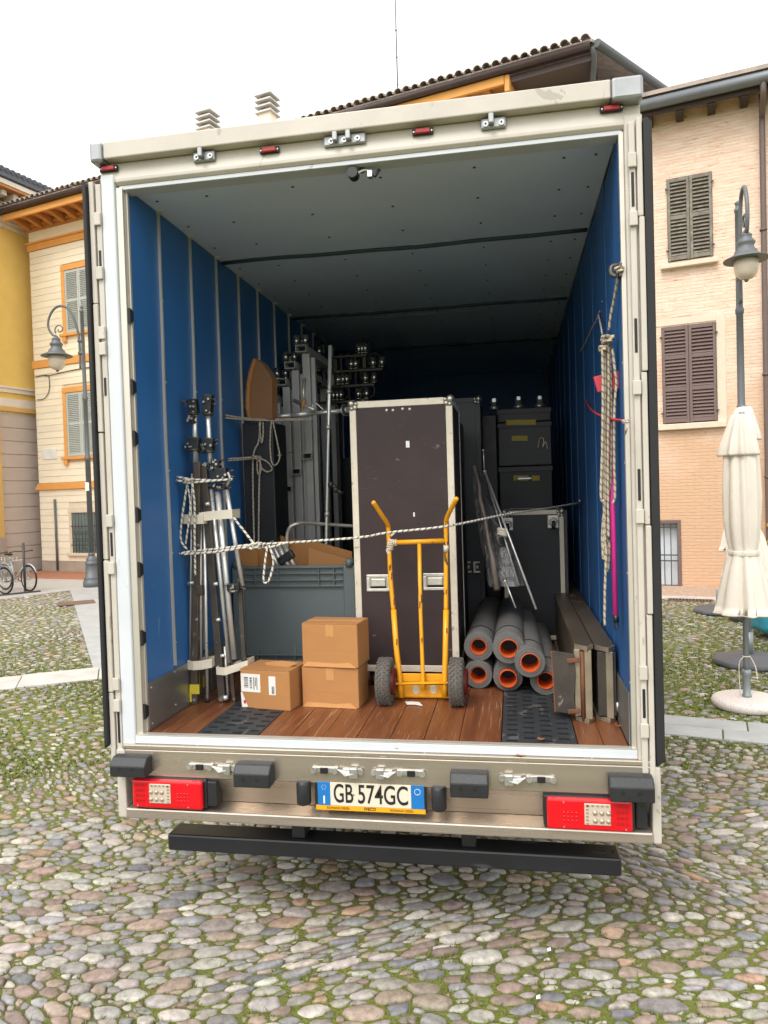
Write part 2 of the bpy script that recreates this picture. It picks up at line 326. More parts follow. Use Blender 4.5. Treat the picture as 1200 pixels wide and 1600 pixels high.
def moss_material():
    m = bpy.data.materials.new('moss_soil'); m.use_nodes = True; t = m.node_tree; b = t.nodes['Principled BSDF']; L = t.links.new
    tc = t.nodes.new('ShaderNodeTexCoord')
    def noise(s, d=5): n = t.nodes.new('ShaderNodeTexNoise'); n.inputs['Scale'].default_value = s; n.inputs['Detail'].default_value = d; L(tc.outputs['Object'], n.inputs['Vector']); return n
    n1, n2, n3 = noise(.55), noise(14), noise(70)
    r1 = t.nodes.new('ShaderNodeValToRGB'); e = r1.color_ramp.elements; e[0].position = .38; e[0].color = (.125, .105, .055, 1); e[1].position = .55; e[1].color = (.180, .205, .030, 1)
    mx0 = t.nodes.new('ShaderNodeMath'); mx0.operation = 'MULTIPLY_ADD'; mx0.inputs[1].default_value = .45
    L(n2.outputs['Fac'], mx0.inputs[0]); sb = t.nodes.new('ShaderNodeMath'); sb.operation = 'MULTIPLY'; sb.inputs[1].default_value = .58; L(n1.outputs['Fac'], sb.inputs[0]); L(sb.outputs[0], mx0.inputs[2])
    L(mx0.outputs[0], r1.inputs[0]); mx = t.nodes.new('ShaderNodeMix'); mx.data_type = 'RGBA'; mx.blend_type = 'MULTIPLY'; mx.inputs['Factor'].default_value = .6
    r2 = t.nodes.new('ShaderNodeValToRGB'); r2.color_ramp.elements[0].position = .3; r2.color_ramp.elements[0].color = (.45, .45, .45, 1); r2.color_ramp.elements[1].color = (1.3, 1.3, 1.2, 1); L(n3.outputs['Fac'], r2.inputs[0])
    L(r1.outputs[0], mx.inputs['A']); L(r2.outputs[0], mx.inputs['B']); L(mx.outputs['Result'], b.inputs['Base Color']); b.inputs['Roughness'].default_value = .95
    bu = t.nodes.new('ShaderNodeBump'); bu.inputs['Strength'].default_value = .9; bu.inputs['Distance'].default_value = .03; L(n3.outputs['Fac'], bu.inputs['Height']); L(bu.outputs[0], b.inputs['Normal'])
    return m
def stone_material():
    m = bpy.data.materials.new('river_stone'); m.use_nodes = True; t = m.node_tree; b = t.nodes['Principled BSDF']; L = t.links.new
    at = t.nodes.new('ShaderNodeAttribute'); at.attribute_name = 'col'; tc = t.nodes.new('ShaderNodeTexCoord')
    g = t.nodes.new('ShaderNodeNewGeometry')
    def noise(s, d): n = t.nodes.new('ShaderNodeTexNoise'); n.inputs['Scale'].default_value = s; n.inputs['Detail'].default_value = d; n.inputs['Roughness'].default_value = .65; L(g.outputs['Position'], n.inputs['Vector']); return n
    n1, n2 = noise(28, 6), noise(160, 4)
    r = t.nodes.new('ShaderNodeValToRGB'); r.color_ramp.elements[0].position = .28; r.color_ramp.elements[0].color = (.52, .50, .48, 1); r.color_ramp.elements[1].position = .72; r.color_ramp.elements[1].color = (1.22, 1.22, 1.22, 1)
    L(n1.outputs['Fac'], r.inputs[0]); mx = t.nodes.new('ShaderNodeMix'); mx.data_type = 'RGBA'; mx.blend_type = 'MULTIPLY'; mx.inputs['Factor'].default_value = 1
    L(at.outputs['Color'], mx.inputs['A']); L(r.outputs[0], mx.inputs['B']); L(mx.outputs['Result'], b.inputs['Base Color']); b.inputs['Roughness'].default_value = .62; b.inputs['Specular IOR Level'].default_value = .4
    bu = t.nodes.new('ShaderNodeBump'); bu.inputs['Strength'].default_value = .35; bu.inputs['Distance'].default_value = .012; L(n2.outputs['Fac'], bu.inputs['Height']); L(bu.outputs[0], b.inputs['Normal'])
    return m
M['moss'] = moss_material(); M['stone'] = stone_material()
M['slab'] = mat('stone_slab', (.36, .37, .37), .6, 0, .18, 3, bump=.1, bscale=50); M['slab_pale'] = mat('pale_slab', (.50, .48, .45), .6, 0, .2, 3, bump=.1, bscale=50)
M['pave'] = mat('pavement', (.40, .39, .37), .75, 0, .1, 2, bump=.1, bscale=40)
M['brick_red'] = mat('red_paving_brick', (.36, .155, .085), .8, 0, .25, 6, stretch=(1, 3, 1), bump=.2, bscale=30)
M['asphalt'] = mat('asphalt', (.06, .06, .062), .85, 0, .15, 5, bump=.15, bscale=90)
M['iron'] = mat('rusty_iron', (.19, .12, .085), .6, .3, .2, 12)

gv = MB().add([(-120, -120, 0), (120, -120, 0), (120, 120, 0), (-120, 120, 0)], [(0, 1, 2, 3)])
ground = gv.build('ground', 'moss', None); tag(ground, 'mossy soil of the old square between the cobbles', None, None, 'structure')

def flat(name, P, z, m, label):
    o = MB().prism([(x, y, z-.06) for x, y in P], (0, 0, .06)).build(name, m, None); return tag(o, label, None, None, 'structure')
flat('pavement', PAVE, .012, 'pave', 'smooth grey pavement where the bicycles are parked')
br = flat('brick_apron', BRICK, .02, 'brick_red', 'strip of red brick paving along the cream house')
flat('street', [g2w(-26, 14.4), g2w(-18.75, 14.4), g2w(-18.75, 30), g2w(-26, 30)], .01, 'asphalt', 'dark asphalt lane between the yellow and the cream house')
def slabs(name, fn, a0, a1, rows, ln, m, label, z=.02):
    st = tag(one(lambda b: b.prism([(*fn(a0, rows[0]+.01), -.05), (*fn(a1, rows[0]+.01), -.05), (*fn(a1, rows[-1]-.01), -.05), (*fn(a0, rows[-1]-.01), -.05)], (0, 0, .053)), name, 'moss'), label, None, None, 'structure')
    for r0, r1 in zip(rows, rows[1:]):
        a = a0+random.uniform(0, .3)*ln; prev = a0
        while prev < a1:
            e = min(a, a1)
            if e-prev > .05:
                zz = z+random.uniform(-.004, .005); g = .006
                MB().prism([(*fn(prev+g, r0+g), -.04), (*fn(e-g, r0+g), -.04), (*fn(e-g, r1-g), -.04), (*fn(prev+g, r1-g), -.04)], (0, 0, .04+zz)).build('slab', m, st, .006)
            prev = e; a += ln*random.uniform(.7, 1.3)
    return st
slabs('stone_strip', strip_pt, -5, 3.2, (-.34, .34), .85, 'slab_pale', 'strip of pale stone slabs crossing the cobbles on the left')
slabs('slab_path', lane_pt, -.1, 9.7, (0, .66, 1.35), .75, 'slab', 'path of grey stone slabs leading to the lamp post')
slabs('stone_strip', lambda a, b: g2w(a, b), .4, 6.5, (3.63, 3.91, 4.20), 1.0, 'slab', 'double row of grey slabs crossing the cobbles on the right')

# ---- river cobbles: packed ovals of mixed size, their outlines cut by their neighbours
VIEW = [(-2.6, -2.3), (3.2, -2.3), (5.0, .4), (6.5, 5), (8, 12.9), (1.4, 12.9), (1.4, 2.0), (-1.5, 2.0), (-1.5, 12.9), (-9.9, 14.4), (-15.5, 12.0), (-13.5, 8.0), (-9.5, 3.0), (-6, -.8)]
def make_cobbles():
    AN = 1.62; cell = .08
    wx = lambda X, Y: AN*X+.30*np.sin(2.6*Y+.9*X)+.06*np.sin(5.1*Y-1.7*X); wy = lambda X, Y: Y+.13*np.sin(2.5*X+.7*Y)+.03*np.sin(6.3*X-2*Y)
    grid = {}; px, py, pr = [], [], []
    xs = [p[0] for p in VIEW]; ys = [p[1] for p in VIEW]
    for rad, dens, near in ((.049, 8, 0), (.040, 60, 0), (.032, 260, 0), (.025, 560, 0), (.018, 800, 11), (.0125, 1000, 7)):
        nb = int(dens*(max(xs)-min(xs))*(max(ys)-min(ys)))
        gx_ = rng.uniform(min(xs)/AN-.3, max(xs)/AN+.3, nb); gy_ = rng.uniform(min(ys)-.2, max(ys)+.2, nb); cx = wx(gx_, gy_); cy = wy(gx_, gy_)
        ok = poly_in(VIEW, cx, cy)
        for Q in (STRIP_L, LANE, STRIP_R, PAVE, BRICK, SKIRT):
            c0 = np.mean(Q, 0); ok &= ~poly_in([tuple(c0+(np.array(q)-c0)*1.0) for q in Q], cx, cy)
        if near: ok &= ((cx-.7)**2+(cy+3.4)**2) < near**2
        for X, Y in zip(gx_[ok], gy_[ok]):
            r = rad*random.uniform(.85, 1.15); gi, gj = int(X//cell), int(Y//cell); good = True
            for i in range(gi-1, gi+2):
                for j in range(gj-1, gj+2):
                    for k in grid.get((i, j), ()):
                        dx, dy = X-px[k], Y-py[k]; d = (r+pr[k])*.90
                        if dx*dx+dy*dy < d*d: good = False; break
                    if not good: break
                if not good: break
            if good:
                grid.setdefault((gi, gj), []).append(len(px)); px.append(X); py.append(Y); pr.append(r)
    px, py, pr = map(np.array, (px, py, pr)); N = len(px); K = 18
    nbr = np.full((N, K), -1)
    for k in range(N):
        gi, gj = int(px[k]//cell), int(py[k]//cell); c = [m for i in range(gi-2, gi+3) for j in range(gj-2, gj+3) for m in grid.get((i, j), ()) if m != k]
        c = np.array(c, int)
        if len(c):
            d = np.hypot(px[c]-px[k], py[c]-py[k])-pr[c]; c = c[np.argsort(d)[:K]]; nbr[k, :len(c)] = c
    A = 16; th = np.arange(A)*2*math.pi/A; ux, uy = np.cos(th), np.sin(th)
    dx = px[nbr]-px[:, None]; dy = py[nbr]-py[:, None]; d = np.hypot(dx, dy)+1e-9
    h = (d*d+pr[:, None]**2-pr[nbr]**2)/(2*d)                     # distance to the power bisector
    h = np.where(nbr < 0, 9, h); cosv = (dx/d)[:, :, None]*ux+(dy/d)[:, :, None]*uy
    rr = np.where(cosv > .05, h[:, :, None]/np.maximum(cosv, .05), 9).min(1)
    rr = np.minimum(rr, pr[:, None]*1.8)
    wob = .09*np.cos(2*th[None]-rng.uniform(0, 6.28, (N, 1)))+.06*np.cos(3*th[None]-rng.uniform(0, 6.28, (N, 1))); rr = rr*(1+np.minimum(wob, .02)); sm = (np.roll(rr, 1, 1)+2*rr+np.roll(rr, -1, 1))/4; rr = .92*np.minimum(rr, sm)+.08*sm
    rr = np.minimum(rr, np.minimum(np.roll(rr, 1, 1), np.roll(rr, -1, 1))*1.2)
    gw = np.clip(.5+.9*np.sin(1.3*px+.8*py)*np.sin(1.1*py-.6*px+1)+rng.normal(0, .25, N), 0, 1.2)[:, None]; gap = rng.uniform(.0012, .0040, (N, 1))+.0042*gw+.0085*np.clip((np.hypot(wx(px, py)-.69, wy(px, py)+3.43)-5)/3, 0, 1)[:, None]; rr = np.maximum(rr-gap, pr[:, None]*.35)*(1+rng.normal(0, .055, (N, A)))
    # undo the stretch, lay every oval a little differently
    a_ = px[:, None]; b_ = py[:, None]; U, W_ = ux*rr, uy*rr; size = pr; cxw = wx(px, py); cyw = wy(px, py)
    X = wx(a_+U, b_+W_)-cxw[:, None]; Y = wy(a_+U, b_+W_)-cyw[:, None]
    dist = np.hypot(cxw-.69, cyw+3.43)
    # shape: rounded dome, flatter on top, tilted
    hgt = np.clip(size*rng.uniform(.34, .58, N), .005, .017); tx, ty = rng.normal(0, .09, N), rng.normal(0, .09, N); base = rng.uniform(-.006, .003, N)-.003*np.clip((dist-5)/3, 0, 1)
    pal = np.array([(.295, .272, .245), (.255, .248, .245), (.36, .335, .295), (.26, .195, .16), (.30, .24, .185), (.185, .185, .19), (.42, .39, .35), (.255, .24, .225), (.33, .225, .155), (.24, .19, .17)])
    ci = rng.choice(len(pal), N, p=[.2, .13, .14, .12, .1, .08, .07, .08, .03, .05]); col = pal[ci]*rng.uniform(.88, 1.3, (N, 1))*rng.uniform(.96, 1.04, (N, 3))
    return dict(N=N, A=A, X=X, Y=Y, cx=cxw, cy=cyw, size=size, dist=dist, h=hgt, tx=tx, ty=ty, base=base, col=col)
CB = make_cobbles()
def cobble_mesh(idx, name, origin=None, fine=True):
    A = CB['A']; st = 1 if fine else 2; n = len(idx); X, Y = CB['X'][idx][:, ::st], CB['Y'][idx][:, ::st]; a = X.shape[1]
    rings = ((1.0, -.03, 0), (.99, .22, 1), (.92, .66, 1), (.74, .93, 1), (.36, 1.04, 1)) if fine else ((1.0, -.03, 0), (.95, .35, 1), (.6, .95, 1))
    ox, oy = (0, 0) if origin is None else origin; V = []
    for s, hz, f in rings:
        x, y = X*s, Y*s; z = (hz*CB['h'][idx][:, None] if f else np.full(x.shape, -.03)) + (CB['tx'][idx][:, None]*x+CB['ty'][idx][:, None]*y)*f*s*.8 + CB['base'][idx][:, None]*f
        V.append(np.stack([x+CB['cx'][idx][:, None]-ox, y+CB['cy'][idx][:, None]-oy, z], -1))
    nr = len(rings); top = np.stack([CB['cx'][idx]-ox, CB['cy'][idx]-oy, 1.04*CB['h'][idx]+CB['base'][idx]], -1)[:, None, :]
    V = np.concatenate([np.concatenate(V, 1), top], 1); per = nr*a+1
    q = np.array([(r*a+j, r*a+(j+1) % a, (r+1)*a+(j+1) % a, (r+1)*a+j) for r in range(nr-1) for j in range(a)]); t = np.array([((nr-1)*a+j, (nr-1)*a+(j+1) % a, nr*a) for j in range(a)])
    off = (np.arange(n)*per)[:, None, None]; Q = (q[None]+off).reshape(-1, 4); T = (t[None]+off).reshape(-1, 3)
    me = bpy.data.meshes.new(name); V = V.reshape(-1, 3); me.vertices.add(len(V)); me.vertices.foreach_set('co', V.ravel().astype('f4'))
    me.loops.add(Q.size+T.size); me.loops.foreach_set('vertex_index', np.concatenate([Q.ravel(), T.ravel()]).astype('i4'))
    me.polygons.add(len(Q)+len(T)); me.polygons.foreach_set('loop_start', np.concatenate([np.arange(len(Q))*4, Q.size+np.arange(len(T))*3]).astype('i4'))
    me.polygons.foreach_set('use_smooth', np.ones(len(Q)+len(T), bool)); me.update(calc_edges=True)
    ca = me.attributes.new('col', 'FLOAT_COLOR', 'POINT'); c = np.concatenate([np.repeat(CB['col'][idx], per, 0), np.ones((n*per, 1))], 1); ca.data.foreach_set('color', c.ravel().astype('f4'))
    me.materials.append(M['stone']); return me
# the 300 that show largest become pieces of their own, the rest one mass
cd = CB['dist']; vx = CB['cx']-.69; vy = CB['cy']+3.43; dep = vx*math.sin(_yaw)+vy*math.cos(_yaw); lat = vx*math.cos(_yaw)-vy*math.sin(_yaw)
inview = (dep > 2.72) & (np.abs(lat) < dep*.56); score = np.where(inview, CB['size']/np.maximum(dep, .1)**1.5, 0)
order = np.argsort(-score); big = order[:300]; rest = order[300:]
for k in big:
    me = cobble_mesh(np.array([k]), 'cobble', (CB['cx'][k], CB['cy'][k])); o = bpy.data.objects.new('cobble', me); C.objects.link(o); o.parent = ground; o.location = (CB['cx'][k], CB['cy'][k], 0)
fine = rest[cd[rest] < 6.5]; coarse = rest[cd[rest] >= 6.5]
for idx, f in ((fine, True), (coarse, False)):
    o = bpy.data.objects.new('cobble_field', cobble_mesh(idx, 'cobble_field', None, f)); C.objects.link(o); o.parent = ground; o['kind'] = 'stuff'
# ---- moss and grass blades in the joints
def grass():
    from mathutils import noise as mn
    V, F, n = [], [], 0; tries = rng.integers(0, CB['N'], 150000); ang = rng.integers(0, CB['A'], 150000)
    for k, a in zip(tries, ang):
        x = CB['cx'][k]+CB['X'][k, a]*1.04; y = CB['cy'][k]+CB['Y'][k, a]*1.04
        dd = CB['dist'][k]
        if dd > 13: continue
        g = mn.noise((x*.55+3, y*.55, 0))+.5*mn.noise((x*2.2, y*2.2, 5))
        if g < random.uniform(-.35, .55)-(.35 if dd > 6.5 else 0): continue
        hh = random.uniform(.008, .026)*(1.25 if g > .35 else 1); wd = random.uniform(.0022, .0045)*(1 if dd < 6 else 2.8); q = random.uniform(0, 6.28); lx, ly = random.gauss(0, .012), random.gauss(0, .012)
        for _ in range(2):
            ox, oy = random.gauss(0, .004), random.gauss(0, .004)
            V += [(x+ox-wd*math.cos(q), y+oy-wd*math.sin(q), -.002), (x+ox+wd*math.cos(q), y+oy+wd*math.sin(q), -.002), (x+ox+lx, y+oy+ly, hh)]; F.append((n, n+1, n+2)); n += 3; q += 1.7; lx, ly = -ly, lx
    me = bpy.data.meshes.new('grass'); me.from_pydata(V, [], F); me.materials.append(mat('grass_blade', (.105, .150, .018), .7, 0, .35, 3, col2=(.175, .20, .035), mix=(.3, .7))); o = bpy.data.objects.new('grass', me); C.objects.link(o)
    tag(o, 'short moss and grass tufts growing between the cobbles', 'grass', None, 'stuff')
grass()
# fallen bits on the cobbles
for p, c in (((0.798,0.000,0.030), 'paper'), ((0.737,-0.333,0.030), 'print_white')):
    o = one(lambda b: b.prism([(p[0], p[1], .034), (p[0]+.018, p[1]+.005, .036), (p[0]+.016, p[1]+.020, .042), (p[0]+.001, p[1]+.015, .038)], (0, 0, .0015)), 'paper_scrap', c)
    tag(o, 'tiny white paper scrap on the cobbles in front of the truck, nearer the %s' % ('underrun bar' if c == 'paper' else 'camera'), 'litter')

# ================================================================== CREAM HOUSE (grid coordinates u, v, z)
M['cream'] = mat('cream_plaster', (.83, .75, .59), .85, 0, .08, .9, bump=.05, bscale=40); M['cream_plain'] = mat('cream_plain', (.85, .77, .60), .85, 0, .05, 1.2)
M['groove'] = mat('groove_plaster', (.66, .57, .43), .9); M['ochre'] = mat('ochre_trim', (.70, .33, .085), .8, 0, .08, 3); M['ochre_dark'] = mat('ochre_cornice', (.50, .215, .065), .85, 0, .15, 4)
M['plinth'] = mat('plinth', (.36, .31, .25), .9, 0, .15, 3, bump=.15, bscale=30); M['gutter'] = mat('gutter_brown', (.075, .050, .048), .5, .2, .15, 4)
M['tile'] = mat('roof_tile', (.40, .33, .28), .9, 0, .3, 5, col2=(.28, .24, .22)); M['shutter_grey'] = mat('shutter_grey', (.46, .50, .48), .6, 0, .08, 6)
M['glass'] = mat('window_glass', (.16, .22, .22), .08, 0, .1, 2); M['bar_iron'] = mat('bar_iron', (.05, .045, .042), .6); M['sill_stone'] = mat('sill_stone', (.62, .54, .42), .8, 0, .08, 6)
cream = gthing('cream_house', 'cream rendered house with orange cornice and grey louvred shutters', 'house', -18.5, 14.1)
UE = -.9
BX('wall', 'groove', cream, -18.48, UE, 14.115, 22, 0, 11.3, grid=True)
BX('plinth', 'plinth', cream, -18.5, UE, 14.07, 14.11, 0, .33, grid=True)
WN = [(-17.10, -15.62, 7.57, 9.69), (-17.25, -15.72, 3.68, 5.86), (-17.18, -15.85, .62, 2.05), (-13.9, -12.42, 7.57, 9.69), (-13.9, -12.42, 3.68, 5.86), (-13.8, -12.5, .62, 2.05)]
def courses(z0, z1):
    n = round((z1-z0)/.207); h = (z1-z0)/n
    for i in range(n):
        a, b = z0+i*h+.006, z0+(i+1)*h-.006; cuts = sorted((w[0], w[1]) for w in WN if w[2] < b and w[3] > a); x = -18.5
        for c0, c1 in cuts+[(UE, UE)]:
            if c0-x > .02: BX('facade_course', 'cream', cream, x, c0, 14.088, 14.114, a, b, grid=True)
            x = max(x, c1)
courses(.35, 2.66); courses(2.88, 6.60); courses(6.86, 10.38)
for z0, z1, d in ((2.66, 2.78, .09), (2.78, 2.87, .05), (6.61, 6.85, .05), (10.39, 10.60, .05), (10.60, 10.66, .09)): BX('string_course', 'ochre', cream, -18.5-d, UE, 14.1-d, 14.113, z0, z1, .01, True)
BX('frieze', 'cream_plain', cream, -18.5, UE, 14.085, 14.113, 10.67, 11.0, grid=True)
BX('cornice_base', 'ochre_dark', cream, -18.56, -2.4, 14.0, 14.113, 11.0, 11.10, .01, True)
dn = MB()
for i in range(int(16.1/.085)): u = -18.55+i*.085; dn.bx(u, u+.05, 13.93, 14.0, 11.10, 11.19)
dn.build('dentils', 'ochre', cream, grid=True)['kind'] = 'stuff'
BX('cornice_band', 'ochre_dark', cream, -18.58, -2.4, 13.99, 14.112, 11.10, 11.30, grid=True)
BX('soffit', 'ochre_dark', cream, -18.6, -2.4, 13.30, 13.98, 11.25, 11.30, grid=True)
BX('fascia', 'ochre', cream, -18.62, -2.42, 13.22, 13.30, 11.12, 11.32, .012, True)
BX('cornice_end', 'ochre', cream, -2.41, -2.30, 13.22, 14.1, 10.95, 11.31, .012, True)
cb = one(lambda b: b.prism([(-18.4, 13.32, 11.245), (-18.4, 13.98, 11.245), (-18.4, 13.98, 11.01), (-18.4, 13.86, 11.03), (-18.4, 13.5, 11.14), (-18.4, 13.32, 11.14)], (.15, 0, 0)), 'corbel', 'ochre_dark', cream, grid=True, bevel=.01)
for i in range(1, 32): moved(cb, (i*.515, 0, 0))
ce = BX('corbel_face', 'cream_plain', cream, -18.39, -18.26, 13.305, 13.319, 11.145, 11.24, grid=True)
for i in range(1, 32): moved(ce, (i*.515, 0, 0))
rd = BX('rafter_soffit', 'gutter', cream, -2.29, -.55, 13.30, 14.1, 11.16, 11.30, grid=True)
one(lambda b: b.tube([(-18.75, 13.16, 11.40), (-.55, 13.16, 11.40)], .085, 10), 'gutter', 'gutter', cream, grid=True)
BX('gutter_board', 'gutter', cream, -18.7, -.56, 13.22, 13.29, 11.325, 11.46, grid=True)
A1, A2, R0, R1 = (-.5, 13.1, 11.49), (1.9, 18.6, 11.49), (-18.8, 19.5, 13.6), (-3.2, 19.5, 13.6)
roof = one(lambda b: b.prism([(-18.8, 13.1, 11.49), A1, R1, R0], (0, 0, -.06)), 'roof', 'tile', cream, grid=True)
one(lambda b: b.prism([A1, A2, R1], (0, 0, -.07)), 'roof', 'tile', cream, grid=True)
def tile_mb(b):
    V = []; n = 6
    for v, z, r in ((13.02, 11.485, .098), (13.62, 11.69, .085)):
        for k in range(n+1): a = math.pi*k/n; V.append((-18.7+r*math.cos(a), v, z+r*math.sin(a)))
        for k in range(n, -1, -1): a = math.pi*k/n; V.append((-18.7+(r-.016)*math.cos(a), v, z+(r-.016)*math.sin(a)))
    k = 2*(n+1); b.add(V, [(i, (i+1) % k, k+(i+1) % k, k+i) for i in range(k)]+[(i, i+1, k-2-i, k-1-i) for i in range(n)])
tl = one(tile_mb, 'roof_tile', 'tile', cream, grid=True)
for i in range(1, 86): moved(tl, (i*.2125, random.uniform(-.015, .015), random.uniform(-.008, .012)))
# side of the house that turns away on the right
sdv = Vector((.4, .917, 0)).normalized()
sw = [(-.92, 14.1, 0), (1.45, 19.5, 0), (-1, 19.5, 0)]
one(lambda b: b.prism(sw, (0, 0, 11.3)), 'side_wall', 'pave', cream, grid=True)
one(lambda b: b.tube([(-.42, 13.15, 11.40), (1.9, 18.5, 11.40)], .09, 8), 'side_gutter', 'lamp_iron', cream, grid=True)
one(lambda b: b.tube(smooth_path([(-.52, 13.2, 11.36), (-.50, 13.3, 11.2), (-.62, 13.75, 10.9), (-.72, 13.98, 10.5), (-.72, 13.98, 9.5)], 5), .06, 8), 'downpipe', 'lamp_iron', cream, grid=True)

def shutter(b, u0, u1, z0, z1, v, rails, st=.06, th=.045):
    b.bx(u0, u0+st, v, v+th, z0, z1); b.bx(u1-st, u1, v, v+th, z0, z1)
    for r in rails: b.bx(u0+st, u1-st, v+.002, v+th-.002, r-.04, r+.04)
def slats(u0, u1, rails, v, pitch, st=.06):
    out = []
    for a, b in zip(rails, rails[1:]):
        n = max(1, int((b-a-.08)/pitch)); p = (b-a-.08)/n
        for i in range(n): out.append((u0+st, u1-st, a+.04+(i+.5)*p, p))
    return out
def cream_window(w, barred=False):
    u0, u1, z0, z1 = w; t = .15
    f = MB(); f.bx(u0, u0+t, 14.05, 14.114, z0, z1); f.bx(u1-t, u1, 14.05, 14.114, z0, z1); f.bx(u0, u1, 14.04, 14.114, z1-t, z1+.02); f.bx(u0-.09, u1+.09, 13.98, 14.114, z0-.09, z0)
    fo = f.build('window_frame', 'sill_stone' if barred else 'ochre', cream, .008, True)
    if not barred:
        for a in (u0, u1-.16): BX('sill_bracket', 'ochre', fo, a, a+.16, 14.0, 14.113, z0-.26, z0-.092, .01, True)
        m = (u0+u1)/2; i0, i1 = u0+t, u1-t
        for a, b in ((i0+.005, m-.005), (m+.005, i1-.005)):
            s = MB(); rl = (z0+.06, (z0+z1)/2-.05, z1-t-.05); shutter(s, a, b, z0+.01, z1-t-.005, 14.06, rl); so_ = s.build('shutter', 'shutter_grey', cream, .004, True)
            sb = MB()
            for x0, x1, zz, p in slats(a, b, rl, 14.07, .055): sb.box(((x0+x1)/2, 14.082, zz), (x1-x0, .058, .010), (R(48), 0, 0))
            sb.build('louvres', 'shutter_grey', so_, 0, True)['kind'] = 'stuff'
    else:
        BX('window_pane', 'glass', cream, u0+t, u1-t, 14.09, 14.113, z0, z1-t, grid=True)
        g = MB()
        for i in range(8): x = u0+t+.03+i*(u1-u0-2*t-.06)/7; g.tube([(x, 14.02, z0), (x, 14.02, z1-t)], .011, 6)
        for z in (z0+.25, z0+.85): g.bx(u0+t-.04, u1-t+.04, 14.005, 14.013, z-.015, z+.015)
        for i in range(7):
            x = u0+t+.10+i*(u1-u0-2*t-.06)/7; g.torus((x, 14.0, z0+.42), (0, 1, 0), .05, .009, 12, 5); g.torus((x, 14.0, z0+.64), (0, 1, 0), .05, .009, 12, 5); g.torus((x, 13.99, z0+.10), (0, 1, 0), .045, .009, 12, 5)
        g.build('window_grille', 'bar_iron', cream, grid=True)
for i, w_ in enumerate(WN): cream_window(w_, i % 3 == 2)
one(lambda b: b.tube([(-17.75, 14.03, .05), (-17.75, 14.03, 2.35)], .035, 8), 'standpipe', 'lamp_iron', cream, grid=True)
one(lambda b: b.tube(smooth_path([(-18.45, 14.07, 6.35), (-17.9, 14.06, 6.36), (-17.85, 14.06, 6.33), (-16.0, 14.06, 6.42), (-12, 14.06, 6.4)], 4), .014, 6), 'wall_cable', 'bar_iron', cream, grid=True)
one(lambda b: b.tube(smooth_path([(-17.85, 14.06, 6.36), (-17.80, 14.06, 6.2), (-17.83, 14.06, 5.85), (-18.05, 14.06, 5.62), (-18.4, 14.06, 5.6)], 5), .012, 6), 'wall_cable', 'bar_iron', cream, grid=True)
BX('wall_plate', 'print_white', cream, -18.25, -17.6, 14.06, 14.086, 3.65, 3.98, .004, True)
cream.rotation_euler.z = R(-15.2)     # this front is turned a little more than its neighbour
def chimney(u, v, zt, label):
    t = gthing('chimney', label, 'chimney', u, v, 12.9, 'chimneys above the truck'); s = .22
    BX('stack', 'cream_plain', t, u-s, u+s, v-s, v+s, 12.9, zt-.62, .01, True)
    BX('core', 'plinth', t, u-.15, u+.15, v-.15, v+.15, zt-.62, zt-.03, grid=True)
    for k in range(4):
        z = zt-.62+k*.185
        def cap(b):
            V = [(u+sx*r, v+sy*r, z+h) for r, h in ((.31, 0), (.30, .055), (.17, .13)) for sx, sy in ((-1, -1), (1, -1), (1, 1), (-1, 1))]
            b.add(V, [(3, 2, 1, 0), (8, 9, 10, 11)]+[(r*4+i, r*4+(i+1) % 4, r*4+4+(i+1) % 4, r*4+4+i) for r in (0, 1) for i in range(4)])
        one(cap, 'chimney_cap', 'slab_pale', t, grid=True)
chimney(-13.80, 17.5, 15.30, 'small louvred chimney, the left and lower one above the truck roof')
chimney(-11.42, 17.5, 15.27, 'pale louvred chimney with a taller plain stack, right of its twin')
an = gthing('antenna_mast', 'thin tall antenna mast rising into the sky above the roof', 'antenna', -6.82, 17.5, 12.9)
one(lambda b: b.tube([(-6.82, 17.5, 12.9), (-6.82, 17.5, 15.2), (-6.80, 17.5, 22)], [.022, .022, .010], 6), 'mast', 'lamp_iron', an, grid=True)
for z in (14.5, 15.3, 16.1): one(lambda b: b.ball((-6.82, 17.5, z), .035, 6), 'clamp', 'lamp_iron', an, grid=True)

# ================================================================== YELLOW HOUSE at the far left (its front faces the lane)
M['yellow_plaster'] = mat('yellow_plaster', (.82, .57, .16), .85, 0, .07, 1.5); M['yellow_deep'] = mat('yellow_pilaster', (.62, .39, .12), .85, 0, .07, 1.5)
M['rustic'] = mat('rusticated_stone', (.52, .44, .38), .9, 0, .08, 2); M['white_stone'] = mat('white_cornice', (.70, .64, .55), .85, 0, .08, 3); M['roof_dark'] = mat('eave_dark', (.10, .11, .13), .7, 0, .2, 5)
yh = gthing('yellow_house', 'tall yellow house with pale rusticated ground floor and dark roof edge', 'house', -18.9, 14.3)
BX('wall', 'yellow_plaster', yh, -30, -18.95, 3, 17, 5.2, 12.3, grid=True)
BX('base_wall', 'groove', yh, -30, -18.97, 3, 17, 0, 5.2, grid=True)
for i in range(12): BX('base_course', 'rustic', yh, -18.97, -18.93, 13.0, 17.02, .02+i*.425, .02+(i+1)*.425-.025, .006, True)
BX('pilaster', 'yellow_deep', yh, -18.95, -18.78, 3, 12.98, 5.95, 11.1, grid=True)
BX('pilaster_base', 'yellow_deep', yh, -18.97, -18.80, 3, 12.98, 1.2, 5.2, grid=True); BX('pilaster_foot', 'plinth', yh, -18.97, -18.76, 3, 12.99, 0, 1.2, grid=True)
for z0, z1, d in ((5.2, 5.35, .10), (5.35, 5.62, .03), (5.80, 5.93, .08), (5.93, 5.99, .13)): BX('string_course', 'white_stone' if z1 > 5.4 else 'yellow_deep', yh, -18.96, -18.93+d, 3, 14.5, z0, z1, .008, True)
